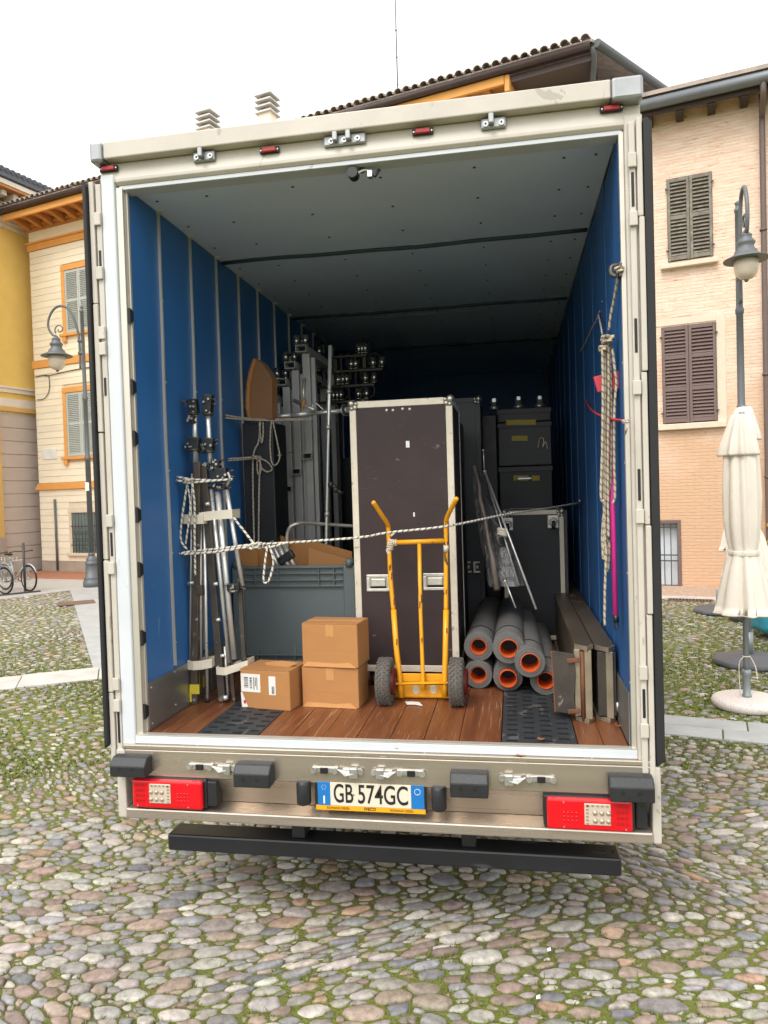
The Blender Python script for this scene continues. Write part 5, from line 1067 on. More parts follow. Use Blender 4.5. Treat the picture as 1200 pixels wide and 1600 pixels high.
ramp(.985, 1.078, .34, 3.1, 1.395, 'steel loading ramp with an open hinged flap, the one beside the foam rolls', True)
ramp(1.088, 1.186, .36, 3.1, 1.385, 'steel loading ramp with a dark end plate, the one against the blue wall', False)

# ---- cardboard boxes
def carton(label, w_, d, h, loc, rz, seed, lab=False):
    t = thing('cardboard_box', label, 'cardboard box', loc, rz, 'cardboard boxes on the hold floor'); b = MB()
    t_inv = None
    o = MB().bx(-w_/2, w_/2, -d/2, d/2, 0, h); o.v = [tuple(WM[t] @ Vector(p)) for p in o.v]; body = o.build('carton_body', 'card', t, .006)
    L = lambda *p: tuple(WM[t] @ Vector(p))
    def loc_box(x0, x1, y0, y1, z0, z1, name, m, bev=0, par=None):
        q = MB().bx(x0, x1, y0, y1, z0, z1); q.v = [L(*p) for p in q.v]; return q.build(name, m, par or t, bev)
    rs = random.Random(seed)
    loc_box(-w_/2+.001, w_/2-.001, -d/2, -.0015, h+.0002, h+.004, 'flap', 'card', .001); loc_box(-w_/2+.001, w_/2-.001, .0015, d/2, h+.0002, h+.004, 'flap', 'card', .001)
    loc_box(-w_/2+.01, w_/2-.01, -d/2-.0012, -d/2+.001, h*.40, h*.404, 'crease', 'card_edge')
    if lab:
        p = loc_box(-w_/2+.006, -w_/2+.128, -d/2-.0018, -d/2+.0005, h-.125, h-.022, 'shipping_label', 'paper')
        x = -w_/2+.026
        for k in range(9): wd = rs.choice((.002, .003, .0045)); loc_box(x, x+.026, -d/2-.0028, -d/2-.0016, h-.100+k*.0068, h-.100+k*.0068+wd, 'print', 'ink', 0, p)
        for k in range(11): wd = rs.choice((.0015, .003, .004)); loc_box(x+.036, x+.050, -d/2-.0028, -d/2-.0016, h-.103+k*.0058, h-.103+k*.0058+wd, 'print', 'ink', 0, p)
        for k in range(3): loc_box(x+.060+k*.010, x+.064+k*.010, -d/2-.0028, -d/2-.0016, h-.110+.02*(k % 2), h-.04, 'print', 'ink', 0, p)
        p2 = loc_box(w_/2-.130, w_/2-.088, -d/2-.0018, -d/2+.0005, h-.135, h-.03, 'shipping_label', 'paper')
        for k in range(8): loc_box(w_/2-.112, w_/2-.096, -d/2-.0028, -d/2-.0016, h-.128+k*.0055, h-.125+k*.0055, 'print', 'ink', 0, p2)
        q = MB().prism([L(-w_/2+.002, -d/2-.0018, h-.13), L(-w_/2+.012, -d/2-.0018, h-.13), L(-w_/2+.045, -d/2-.0018, .01), L(-w_/2+.008, -d/2-.0018, .006)], tuple((WM[t].to_3x3() @ Vector((0, .002, 0))))); tp_ = q.build('printed_tape', 'paper', t); loc_box(-w_/2+.02, -w_/2+.034, -d/2-.003, -d/2-.0019, .028, .048, 'print', 'red_plastic', 0, tp_)
        q = MB().prism([L(-.05, -.012, h+.003), L(.11, -.03, h+.003), L(.15, .0, h+.022), L(.05, .012, h+.026), L(-.06, .008, h+.012)], (0, 0, .004)); q.build('torn_flap', 'card', t)
        q = MB().prism([L(-.06, -.004, h+.0045), L(.11, -.026, h+.0045), L(.115, -.02, h+.0045), L(-.055, .006, h+.0045)], (0, 0, .001)); q.build('open_gap', 'slot', t)
    else:
        q = MB().prism([L(-w_/2, -d/2-.006, .002), L(w_/2-.01, -d/2-.007, .002), L(w_/2-.05, -d/2-.001, .03), L(w_/2-.13, -d/2-.001, .022), L(-w_/2+.03, -d/2-.001, .028)], tuple(WM[t].to_3x3() @ Vector((0, .002, 0)))); q.build('bottom_flap', 'card_edge', t)
        loc_box(-.022, .026, -d/2-.0016, -d/2+.001, h-.07, h-.001, 'packing_tape', 'card_edge'); loc_box(-w_/2+.002, w_/2-.002, -.024, .024, h+.0042, h+.005, 'packing_tape', 'card_edge')
    return t
hA = (-0.816,0.480,1.221)[2]-1.0; hB = (-0.325,0.530,1.225)[2]-1.0; hC = (-0.317,0.530,1.467)[2]-1.0-hB
carton('squat cardboard box with white shipping labels and a torn lid', .312, .235, hA, (-.688, .585, 1.0), R(-9), 1, True)
carton('plain cardboard box on the floor carrying another box', .334, .205, hB, (-.338, .635, 1.0), R(-4), 2)
carton('plain cardboard box stacked on top of the other one', .332, .215, hC, (-.328, .636, 1.0+hB+.005), R(-6), 3)
# ---- grey pallet bin with its load
zt = (-0.706,1.250,1.733)[2]; bn = thing('plastic_bin', 'big grey ribbed plastic bin behind the cardboard boxes', 'storage bin', (-.85, 1.53, 1.0))
b_ = MB().bx(-1.18, -0.343, 1.2620, 1.2850, 1.08, zt).bx(-1.18, -0.343, 1.7900, 1.8100, 1.08, zt).bx(-1.18, -1.16, 1.2860, 1.7890, 1.08, zt).bx(-0.363, -0.343, 1.2860, 1.7890, 1.08, zt).bx(-1.16, -0.363, 1.2860, 1.7890, 1.08, 1.10); b_.build('bin_shell', 'bin', bn, .006)
for z0, z1 in ((zt-.016, zt), (zt-.055, zt-.049), (zt-.100, zt-.093), (zt-.140, zt-.131)): BX('rib', 'bin', bn, -1.10, -0.418, 1.2400, 1.2615, z0, z1, .002)
for px in (-1.03, -.87, -0.588, -0.483): BX('rib', 'bin', bn, px, px+.006, 1.2420, 1.2615, zt-.131, zt-.016, .001)
for px in (-1.03, -.90, -.77, -0.523, -0.413): one(lambda b: b.prism([(px, 1.2610, 1.20), (px, 1.2610, 1.10), (px, 1.2380, 1.10), (px, 1.2380, 1.13)], (.008, 0, 0)), 'gusset', 'bin', bn)
BX('rib', 'bin', bn, -1.18, -0.343, 1.2350, 1.2615, 1.13, 1.14, .002); BX('foot_band', 'bin', bn, -1.185, -0.338, 1.2400, 1.2610, 1.055, 1.10, .006)
for x0, x1 in ((-0.418, -0.335), (-1.188, -1.105)): BX('corner_post', 'bin', bn, x0, x1, 1.2340, 1.2615, 1.06, zt, .010)
for x in (-0.373, -1.15): one(lambda b: b.tube([(x, 1.2500, zt-.01), (x, 1.2500, zt+.03), (x, 1.2500, zt+.045)], [.030, .030, .016], 14), 'stacking_knob', 'bin', bn)
for x in (-1.1, -0.423): BX('foot', 'bin', bn, x-.06, x+.06, 1.2500, 1.8000, 1.0, 1.079, .01)
for nm, lb_, P, dv in (('left', 'cardboard flap folded up in the bin behind the stands', ((-1.283,1.330,1.661), (-1.028,1.330,1.659), (-1.035,1.330,1.843), (-1.266,1.330,1.852)), (0, .012, 0)),
        ('mid', 'narrow shaded cardboard piece next to the folded flap in the bin', ((-1.064,1.390,1.652), (-0.943,1.390,1.651), (-0.935,1.390,1.872), (-1.084,1.390,1.866)), (0, .012, 0)),
        ('a', 'big tilted cardboard sheet rising highest out of the grey bin', ((-0.943,1.530,1.634), (-0.413,1.530,1.629), (-0.417,1.530,1.799), (-0.682,1.530,1.875), (-0.877,1.530,1.897), (-0.970,1.530,1.940), (-1.001,1.530,1.881)), (0, .014, 0)),
        ('b', 'cardboard sheet sloping down to the tall case from the bin', ((-0.711,1.410,1.646), (-0.382,1.410,1.642), (-0.379,1.410,1.747), (-0.695,1.410,1.840)), (0, .012, 0))):
    o = one(lambda b: b.prism([(*p[:2], p[2]-(.12 if p[2] < zt+.0 else 0)) for p in P], dv), 'cardboard_sheet', 'card', None, bevel=.002); tag(o, lb_, 'cardboard', 'cardboard in the bin')
tb = thing('tube_bundle', 'bundle of short steel tubes held by a black clip in the bin', 'tubes', (-0.804,1.350,1.741), 0)
for i, (a, c) in enumerate((((-0.836,1.330,1.674), (-0.939,1.350,1.893)), ((-0.792,1.320,1.675), (-0.895,1.340,1.884)), ((-0.755,1.330,1.673), (-0.849,1.350,1.873)), ((-0.871,1.340,1.669), (-0.962,1.360,1.866)))): one(lambda b: b.cyl(a, c, .016, 12), 'tube', 'chrome_worn', tb)
one(lambda b: b.bar((-0.882,1.328,1.749), (-0.781,1.328,1.813), .060, .042, (0, 1, 0)), 'clip', 'black_plastic', tb, bevel=.01)
hr = thing('bent_tube', 'bent chrome tube standing in the grey bin', 'tube', (-0.867,1.450,1.732))
one(lambda b: b.tube(smooth_path([(-0.885,1.480,1.640), (-0.872,1.480,1.864), (-0.865,1.480,1.936), (-0.840,1.480,1.985), (-0.789,1.500,2.005), (-0.739,1.550,2.006), (-0.578,1.650,1.984), (-0.361,1.730,1.962)], 5), .013, 10), 'tube', 'chrome_worn', hr)

# ---- grey steel frames standing behind the bin
FXs = [((-0.899,2.200,3.364), (-0.923,2.200,2.513)), ((-0.999,2.220,3.242), (-0.997,2.220,2.394)), ((-1.084,2.240,3.117), (-1.093,2.240,2.258)), ((-1.176,2.260,2.991), (-1.179,2.260,2.141))]
nm4 = ['tallest grey steel frame, nearest the chrome pole', 'second tallest grey steel frame, one step in from the tallest', 'third grey steel frame, one step above the lowest', 'lowest grey steel frame of the row, nearest the left wall']
def rect_tube(b, x, y0, y1, z, w_, h_, t=.006):
    b.bx(x-w_/2, x+w_/2, y0, y1, z+h_/2-t, z+h_/2).bx(x-w_/2, x+w_/2, y0, y1, z-h_/2, z-h_/2+t).bx(x-w_/2, x-w_/2+t, y0, y1, z-h_/2+t, z+h_/2-t).bx(x+w_/2-t, x+w_/2, y0, y1, z-h_/2+t, z+h_/2-t)
def cup(b, c, s=1.0):
    x, y, z = c; b.pipe((x, y, z), (x, y, z+.075*s), .026*s, .021*s, 12); b.cyl((x, y, z-.006), (x, y, z+.004), .030*s, 12)
for i, (pt, pb) in enumerate(FXs):
    y0 = pt[1]; x = pt[0]; zt_ = pt[2]; dx = pb[0]-pt[0]
    t = thing('stage_frame', nm4[i], 'steel frame', (x, y0+.5, 1.0), 0, 'grey steel frames leaning in a row')
    one(lambda b: b.bx(x-.030, x+.030, y0+.02, y0+.07, 1.0, zt_-.032), 'post', 'frame_grey', t, bevel=.005)
    BX('post', 'frame_grey', t, x+.0325, x+.066, y0+.05, y0+.10, 1.0, zt_-.06, .005)
    BX('post', 'frame_grey', t, x-.030, x+.030, y0+.90, y0+.96, 1.0, zt_-.032, .005)
    one(lambda b: rect_tube(b, x-.024, y0-.03, y0+1.0, zt_, .088, .055), 'top_tube', 'frame_grey', t)
    one(lambda b: b.bx(x-.06, x+.012, y0+.05, y0+.06, zt_-.021, zt_+.021), 'tube_shade', 'slot', t)  # black sheet painted in as the shade inside the open tube end
    zb = pb[2]; one(lambda b: rect_tube(b, x-.004, y0-.03, y0+.0195, zb, .078, .050), 'lower_tube', 'frame_grey', t); one(lambda b: b.bx(x-.034, x+.028, y0+.004, y0+.0195, zb-.018, zb+.018), 'tube_shade', 'slot', t)  # the lower open end gets the same black sheet for its inner shade
    cbm = MB()
    for k in (-.075, .0): cup(cbm, (x-.055+k+.028, y0+.12, zt_+.05), 1.15)
    cbm.build('clamp_cups', 'cup_steel', t)
    one(lambda b: b.torus((x-.065, y0+.14, zt_+.075), (0, 1, 0), .040, .012, 18, 6), 'clamp_ring', 'black_plastic', t)
    BX('clamp_bracket', 'black_plastic', t, x-.12, x+.01, y0+.09, y0+.16, zt_+.028, zt_+.046, .003)
rods = [(((-0.872,3.000,3.440), (-0.555,3.000,3.425)), [(499, 1.5), (561, 1.2), (566, 1.5), (571, 1.0)], ((-0.990,3.000,3.476), (-0.624,3.000,3.441), (-0.595,3.000,3.434), (-0.566,3.000,3.438))),
        (((-0.971,3.000,3.308), (-0.414,3.000,3.281)), [], ((-1.060,3.000,3.336), (-1.007,3.000,3.327), (-0.699,3.000,3.303), (-0.658,3.000,3.301), (-0.500,3.000,3.308), (-0.419,3.000,3.304))),
        (((-1.072,3.000,3.175), (-0.494,3.000,3.149)), [], ((-1.053,3.000,3.197), (-0.827,3.000,3.173), (-0.780,3.000,3.170), (-0.745,3.000,3.168), (-0.574,3.000,3.182), (-0.493,3.000,3.166))),
        (((-1.076,3.000,3.036), (-0.556,3.000,3.021)), [], ((-0.873,3.000,3.037), (-0.838,3.000,3.036), (-0.802,3.000,3.034), (-0.642,3.000,3.065), (-0.567,3.000,3.056)))]
cr = thing('clamp_rack', 'dark rack of crossbars carrying bright tube clamps behind the steel frames', 'rack', (-.7, 3.05, 1.0))
for i, ((a, b_), _, cups) in enumerate(rods):
    one(lambda b: b.bx(a[0], b_[0], 3.0, 3.03, a[2]-.012, a[2]+.010), 'crossbar', 'dark_steel', cr, bevel=.003)
    for k, c in enumerate(cups):
        h = one(lambda b: cup(b, (c[0], 3.0, a[2]+.016), 1.2), 'clamp_cup', 'cup_steel', cr)
        if k % 2 == 0: one(lambda b: b.torus((c[0]+.01, 3.03, a[2]+.085), (0, 1, 0), .06, .014, 18, 6), 'clamp_ring', 'black_plastic', h)
for x in (rods[0][0][0][0]+.02, rods[0][0][1][0]-.03): BX('upright', 'dark_steel', cr, x-.015, x+.015, 3.031, 3.06, 1.0, rods[0][0][0][2]+.01)
db = MB().bx(-1.155, (-0.932,1.450,2.270)[0], 1.44, 1.74, 1.105, (-1.009,1.450,2.718)[2]).build('black_case', 'case_dark', None, .006); tag(db, 'narrow black case standing upright in the bin by the left wall', 'case')
ca_ = one(lambda b: b.prism([(-1.100,1.460,2.746), (-1.111,1.460,2.831), (-1.108,1.460,2.912), (-1.096,1.460,3.000), (-1.074,1.460,3.088), (-1.043,1.460,3.162), (-1.002,1.460,3.128), (-0.962,1.460,3.072), (-0.932,1.460,3.017), (-0.942,1.460,2.738)], (.02, .06, 0)), 'curved_board', 'board_brown_shaded', None, bevel=.003); one(lambda b: b.tube([(-1.103,1.455,2.745), (-1.114,1.455,2.831), (-1.111,1.455,2.911), (-1.099,1.455,3.000), (-1.077,1.455,3.087), (-1.046,1.455,3.161)], .018, 8), 'board_edge', 'card', ca_); tag(ca_, 'curved brown board standing by the left wall above the thin ropes', 'board')
# chrome tube with castors tied across the frames, and a thin chrome pole
ct = thing('wheeled_tube', 'chrome tube with a small castor at each end tied across the steel frames', 'castor tube', (-1.097,1.720,2.770))
a, c = Vector((-1.062,1.720,2.783)), Vector((-0.497,1.720,2.802))
one(lambda b: b.tube([a, a.lerp(c, .33)], .016, 10).tube([a.lerp(c, .32), a.lerp(c, .55)], .021, 10).tube([a.lerp(c, .54), c], .016, 10), 'tube', 'chrome', ct)
for p, r in (((-1.089,1.700,2.792), .050), ((-0.469,1.700,2.803), .040)):
    wh = one(lambda b: b.torus(p, (.75, -.65, .1), r*.72, r*.30, 24, 8), 'castor', 'tube_rubber', ct); one(lambda b: b.cyl(Vector(p)-Vector((.022, -.018, 0)), Vector(p)+Vector((.022, -.018, 0)), r*.5, 14), 'castor_hub', 'chrome_worn', wh)
    one(lambda b: b.torus(p, (.75, -.65, .1), r*1.02, .005, 20, 5), 'castor_fork', 'galv', wh)
pc = thing('chrome_pole', 'thin upright chrome pole standing in front of the steel frames', 'pole', (-0.611,1.600,1.896))
one(lambda b: b.tube([(-0.547,1.620,3.254), (-0.571,1.620,2.826), (-0.582,1.620,2.623), (-0.622,1.620,1.872), (-0.639,1.620,1.621)], [.014, .014, .012, .012, .012], 10), 'pole', 'chrome', pc)
for p in ((-0.567,1.620,2.930), (-0.581,1.620,2.677), (-0.610,1.620,2.064)): one(lambda b: b.ball(p, .022, 8), 'joint', 'chrome_worn', pc)
for p in ((-0.570,1.600,2.272), (-0.534,1.600,2.235)): one(lambda b: b.tube([p, Vector(p)+Vector((.05, 0, -.03))], .014, 8).ball(p, .024, 8), 'clamp_knob', 'dark_steel', pc)
ph2 = one(lambda b: b.tube([(-0.788,1.740,2.869), (-0.789,1.740,2.967), (-0.788,1.780,3.057)], .013, 10).tube([(-0.871,1.780,2.902), (-0.686,1.660,2.809)], .014, 10).tube(smooth_path([(-0.726,1.720,2.822), (-0.710,1.720,2.868), (-0.681,1.720,2.857), (-0.640,1.720,2.818)], 4), .007, 8), 'pipe_fitting', 'chrome_worn', ct); one(lambda b: b.cyl((-0.788,1.720,2.839), (-0.781,1.720,2.899), .018, 10), 'brass_cap', 'card_edge', ph2)

# ---- folded winch stands tied to the left wall
SYd = .56
def stand(label, parts, base):
    t = thing('folded_stand', label, 'folded stand', base, 0, 'folded stands strapped upright by the left wall')
    for nm, m, a, c, r, kind in parts:
        if kind == 's': one(lambda b: b.bar(a, c, r*2, r*1.6, (0, 1, 0)), nm, m, t, bevel=.004)
        else: one(lambda b: b.cyl(a, c, r, 12), nm, m, t)
    return t
def blocks(t, pts, seed):
    rs = random.Random(seed)
    for p, w_, h_ in pts:
        q = Vector(p); h = one(lambda b: b.box(q, (w_, .05, h_), (0, rs.uniform(-.15, .15), 0)), 'clamp_block', 'black_plastic', t, bevel=.006)
        for k in range(4): d = Vector((rs.uniform(-.5, .5)*w_, -.03, rs.uniform(-.5, .5)*h_)); one(lambda b: b.cyl(q+d, q+d+Vector((0, -.012, 0)), rs.uniform(.004, .008), 8), 'bolt', 'galv', h)
        for k in range(2): d = Vector((rs.choice((-.5, .5))*w_, -.01, rs.uniform(-.4, .4)*h_)); e = Vector((d.x*.9+.01*rs.uniform(-1, 1), rs.uniform(-.02, .0), rs.uniform(-.015, .015))); one(lambda b: b.cyl(q+d, q+d+e, .0055, 8), 'lever', 'dark_steel', h)
        one(lambda b: b.torus(q+Vector((0, -.0, -h_*.5)), (0, 0, 1), w_*.42, .008, 14, 5), 'collar', 'dark_steel', h)
st1 = stand('folded stand with a grey square leg and yellow tape near its foot', [
    ('square_leg', 'brown_steel', (-1.169,0.550,1.000), (-1.094,0.550,2.411), .021, 's'), ('mast', 'chrome', (-1.119,0.570,2.413), (-1.108,0.570,2.784), .013, 'c'),
    ('brace', 'chrome', (-1.198,0.570,1.221), (-1.141,0.570,2.347), .006, 'c'), ('brace', 'chrome', (-1.126,0.565,1.260), (-1.088,0.565,2.326), .0065, 'c'), ('brace', 'chrome', (-1.102,0.580,1.011), (-1.079,0.580,2.121), .009, 'c')], (-1.15, .56, 1.0))
blocks(st1, (((-1.113,0.560,2.735), .055, .085), ((-1.118,0.560,2.520), .075, .075), ((-1.120,0.560,2.661), .03, .04)), 1)
MB().box(Vector((-1.157,0.532,1.092)), (.058, .008, .055)).build('yellow_tape', 'yellow_tape', st1); MB().box(Vector((-1.183,0.533,1.061)), (.012, .006, .085)).build('yellow_tape', 'yellow_tape', st1)
for p in ((-1.162,0.528,1.029), (-1.129,0.530,1.500), (-1.104,0.530,1.931)): one(lambda b: b.cyl(p, Vector(p)+Vector((0, .02, 0)), .008, 8), 'bolt', 'galv', st1)
one(lambda b: b.cyl((-1.176,0.530,1.709), (-1.140,0.540,1.714), .012, 10), 'knob', 'galv', st1); one(lambda b: b.box(Vector((-1.103,0.540,1.669)), (.035, .03, .06)), 'slider', 'dark_steel', st1, bevel=.004); one(lambda b: b.cyl((-1.103,0.580,1.000), (-1.101,0.580,1.053), .014, 10), 'foot', 'dark_steel', st1)
st2 = stand('folded stand with a dark square leg in the middle of the strapped group', [
    ('square_leg', 'dark_steel', (-1.015,0.600,1.007), (-1.072,0.580,2.404), .022, 's'), ('mast', 'chrome', (-1.039,0.600,2.362), (-1.043,0.600,2.773), .014, 'c'), ('brace', 'chrome_worn', (-0.982,0.600,1.046), (-0.991,0.600,1.329), .008, 'c')], (-1.05, .60, 1.0))
blocks(st2, (((-1.035,0.590,2.745), .055, .115), ((-1.037,0.590,2.511), .06, .08), ((-1.085,0.600,2.502), .05, .06), ((-1.066,0.600,2.390), .06, .03)), 2)
for p in ((-1.028,0.560,1.700), (-1.024,0.570,1.489), (-1.005,0.570,1.279), (-1.058,0.555,2.166)): one(lambda b: b.cyl(p, Vector(p)+Vector((.022, .005, .003)), .010, 8), 'knob', 'chrome', st2)
one(lambda b: b.cyl((-0.988,0.575,1.045), (-0.985,0.575,1.023), .016, 10), 'foot_bolt', 'chrome', st2)
st3 = stand('folded stand with three bright chrome legs, nearest the grey bin', [
    ('chrome_leg', 'chrome', (-0.967,0.600,1.235), (-1.039,0.600,2.254), .0125, 'c'), ('chrome_leg', 'chrome', (-0.929,0.585,1.258), (-0.994,0.585,2.238), .0155, 'c'), ('chrome_leg', 'chrome', (-0.864,0.590,1.687), (-0.940,0.590,2.247), .0125, 'c'),
    ('brace', 'chrome_worn', (-0.988,0.620,1.741), (-0.989,0.620,2.230), .006, 'c'), ('dark_leg', 'dark_steel', (-0.881,0.620,1.212), (-0.893,0.620,1.721), .014, 's'), ('rusty_leg', 'brown_steel', (-0.948,0.610,0.998), (-0.963,0.610,1.252), .012, 's')], (-.96, .60, 1.0))
blocks(st3, (((-0.980,0.590,2.334), .10, .075), ((-0.998,0.590,2.398), .05, .05), ((-0.983,0.590,2.267), .085, .03), ((-0.909,0.575,1.682), .075, .045)), 3)
one(lambda b: b.tube(smooth_path([(-0.932,0.570,2.265), (-0.910,0.570,2.309), (-0.921,0.570,2.346)], 3), .010, 8), 'hook', 'ball', st3)
one(lambda b: b.cyl((-0.949,0.610,0.990), (-0.947,0.610,1.025), .014, 10), 'foot', 'dark_steel', st3)
def strap(lb_, pts, h0, d=.05):
    P = [Vector(p) for p in pts]; z = sum(p.z for p in P)/len(P); loop = [(p.x, p.y, p.z-z) for p in P]+[(p.x, p.y+d*1.6, p.z-z) for p in reversed(P)]
    o = one(lambda b: ribbon(b, loop, z-h0/2, z+h0/2, .004), 'strap', 'strap', None); tag(o, lb_, 'strap', 'white straps round the stands')
strap('upper white strap piece round the grey square leg', ((-1.182,0.525,2.084), (-1.124,0.510,2.080), (-1.060,0.515,2.082)), .055, .06)
strap('broad upper white strap round the chrome legs', ((-1.081,0.520,2.093), (-0.997,0.535,2.102), (-0.896,0.545,2.106)), .052, .075)
strap('lower white strap round the grey square leg', ((-1.188,0.525,1.235), (-1.147,0.512,1.235), (-1.103,0.520,1.237), (-1.054,0.545,1.243)), .052, .06)
strap('slanting lower white strap round the right hand stands', ((-1.021,0.545,1.199), (-0.966,0.535,1.198), (-0.916,0.550,1.214), (-0.847,0.575,1.231)), .045, .07)

# ---- hand truck
ht = thing('hand_truck', 'yellow hand truck with grey pneumatic tyres leaning on the tall flight case', 'hand truck', (.16, .64, 1.0))
lr_ = smooth_path([(-0.086,0.660,2.144), (-0.055,0.720,2.075), (-0.033,0.780,2.020), (-0.030,0.800,1.967), (-0.025,0.790,1.711), (-0.010,0.775,1.505)], 5)
rr2 = smooth_path([(0.384,0.660,2.152), (0.345,0.720,2.091), (0.316,0.780,2.038), (0.309,0.800,1.982), (0.302,0.790,1.707), (0.298,0.775,1.505)], 5)
one(lambda b: b.tube(lr_, .0135, 12), 'side_tube', 'yellow', ht); one(lambda b: b.tube(rr2, .0135, 12), 'side_tube', 'yellow', ht)
one(lambda b: b.tube([(-0.010,0.775,1.513), (0.005,0.740,1.305), (0.026,0.710,1.104), (0.032,0.700,1.017)], .0165, 12), 'lower_side_tube', 'yellow', ht); one(lambda b: b.tube([(0.298,0.775,1.512), (0.292,0.740,1.307), (0.285,0.710,1.108), (0.284,0.700,1.029)], .0165, 12), 'lower_side_tube', 'yellow', ht)
one(lambda b: b.cyl((-0.028,0.800,1.906), (0.307,0.800,1.911), .0145, 12), 'cross_tube', 'yellow', ht)
one(lambda b: b.tube([(0.150,0.800,1.899), (0.149,0.775,1.505), (0.161,0.705,1.129), (0.164,0.700,1.064)], .0115, 12), 'centre_tube', 'yellow', ht)
for p in (lr_[0], rr2[0]): one(lambda b: b.ball(p, .0145, 8), 'end_plug', 'yellow', ht)
pA, pB = Vector((-0.007,0.735,1.149)), Vector((0.314,0.735,1.153))
tpz = MB().bx(pA.x, pB.x, .735, .743, 1.012, pA.z).bx(pA.x-.005, pB.x+.005, .744, .90, 1.004, 1.012).build('toe_plate', 'yellow', ht, .003)
for p in ((0.114,0.734,1.054), (0.215,0.734,1.059)): q = Vector(p); one(lambda b: b.prism([(q.x+.020*math.cos(a), .7345, q.z+.027*math.sin(a)) for a in [k*math.pi/8 for k in range(16)]], (0, -.002, 0)), 'worn_spot', 'tape', tpz)
one(lambda b: b.bar((-0.012,0.690,1.101), (0.323,0.690,1.113), .016, .010), 'front_bar', 'yellow', ht)
def tyre(p, lb_=None):
    x, y = p; r = .131; c = (x, y, 1.0+r); n = 40; wv = .042
    prof = [(.072, -.036), (.095, -.043), (.118, -.040), (.128, -.026), (.131, 0), (.128, .026), (.118, .040), (.095, .043), (.072, .036)]
    b = MB().lathe(prof, (0, 0, 0), n); o = b.build('wheel', 'tyre', ht); o.rotation_euler = (0, R(90), 0); o.location = Vector(c)-WM[ht].translation; WM[o] = Matrix.Translation(c)
    tr = MB()
    for k in range(26):
        a = 2*math.pi*k/26
        for s in (-1, 1):
            for u0 in (.004, .019): 
                a2 = a+s*.05+(.12 if u0 > .01 else 0)
                tr.box(Vector((x+s*(u0+.007), y+math.cos(a2)*(.1285-u0*.12), 1.0+r+math.sin(a2)*(.1285-u0*.12))), (.013, .019, .012), Euler((a2+math.pi/2, 0, s*.6)))
    to = tr.build('tread', 'tyre', None); to.parent = o; to.matrix_parent_inverse = Matrix.Translation(Vector(c)) .inverted() if False else (Matrix.Translation(c) @ Matrix.Rotation(R(90), 4, 'Y')).inverted(); to['kind'] = 'stuff'
    rm = MB().lathe([(.012, -.030), (.02, -.029), (.022, -.012), (.055, -.010), (.070, -.030), (.0735, -.030), (.0735, .030), (.070, .030), (.055, .010), (.022, .012), (.02, .029), (.012, .030)], (0, 0, 0), 24).build('rim', 'red_rim', None); rm.parent = o; rm.location = (0, 0, 0)
tyre(((-0.046,0.610,1.122)[0], .63)); tyre(((0.362,0.620,1.121)[0]-.002, .64))
one(lambda b: b.cyl((-0.074,0.700,1.097), (0.377,0.705,1.107), .010, 10), 'axle', 'dark_steel', ht)
tw = MB()
for k in range(5): tw.torus(Vector((-0.025,0.800,1.895))+Vector((.002*k, 0, (k-2)*.013)), (random.uniform(-.3, .3), 0, 1), .0165, .006, 14, 6)
for k in range(3): tw.torus(Vector((-0.025,0.800,1.906))+Vector((.014+k*.012, 0, 0)), (1, 0, random.uniform(-.2, .2)), .0165, .005, 14, 6)
tw.box(Vector((-0.001,0.785,1.959)), (.012, .004, .035), (0, R(50), 0)); tw.box(Vector((-0.035,0.785,1.855)), (.016, .004, .03), (0, R(-20), 0))
twr = tw.build('tape_wrap', 'tape', ht); one(lambda b: b.pipe((0.306,0.795,1.848), (0.307,0.795,1.885), .0155, .0130, 12), 'tape_wrap', 'tape', ht)
for p in ((-0.015,0.775,1.712), (-0.003,0.765,1.563), (0.011,0.727,1.334), (0.148,0.785,1.784), (0.147,0.765,1.544), (0.302,0.770,1.617), (0.302,0.735,1.401), (0.158,0.725,1.347)): q = Vector(p); one(lambda b: b.box(q, (.006, .004, random.uniform(.02, .05)), (0, R(4), 0)), 'paint_chip', 'rust', ht)

# ---- ropes
M['red_cord'] = rope_mat('red_cord', (.55, .03, .04), (.40, .02, .03), 30, 1)
def rope_thing(label, pieces, cat='rope'):
    t = thing('rope', label, cat, pieces[0][0][0])
    for pts, r, m in pieces: rope('strand', pts, r, m, t)
    return t
def knot(t, c, s, r, m, seed, n=14):
    rs = random.Random(seed); c = Vector(c); rope('knot', [c+Vector((s*math.sin(k*1.9)*rs.uniform(.7, 1.1), -.012+.02*math.cos(k*2.3), s*.55*math.cos(k*1.3)*rs.uniform(.6, 1.1))) for k in range(n)], r, m, t, .008)
rA = rope_thing('black flecked white rope stretched across the hold from wall to wall', [([(-1.188,0.463,1.886), (-1.138,0.500,1.897), (-0.957,0.515,1.911), (-0.774,0.550,1.927), (-0.576,0.600,1.931), (-0.178,0.640,1.950), (-0.011,0.710,1.971), (0.325,0.750,1.999), (0.648,1.200,2.042), (0.907,1.750,2.057), (1.190,2.377,2.078)], .0068, 'rope_bw'), ([(-1.173,0.480,1.884), (-0.973,0.505,1.893), (-0.830,0.535,1.911), (-0.682,0.550,1.910), (-0.592,0.580,1.932)], .0068, 'rope_bw'), ([(-0.899,0.560,2.095), (-0.832,0.550,2.012), (-0.762,0.540,1.927)], .0068, 'rope_bw'), ([(-0.686,0.540,1.922), (-0.702,0.530,1.821), (-0.713,0.530,1.730), (-0.702,0.530,1.708), (-0.678,0.530,1.730), (-0.652,0.530,1.821), (-0.661,0.530,1.886), (-0.677,0.535,1.922)], .0062, 'rope_bw')])
knot(rA, (-0.745,0.535,1.924), .030, .006, 'rope_bw', 1, 18); knot(rA, (-0.778,0.530,1.917), .018, .006, 'rope_bw', 4, 12)
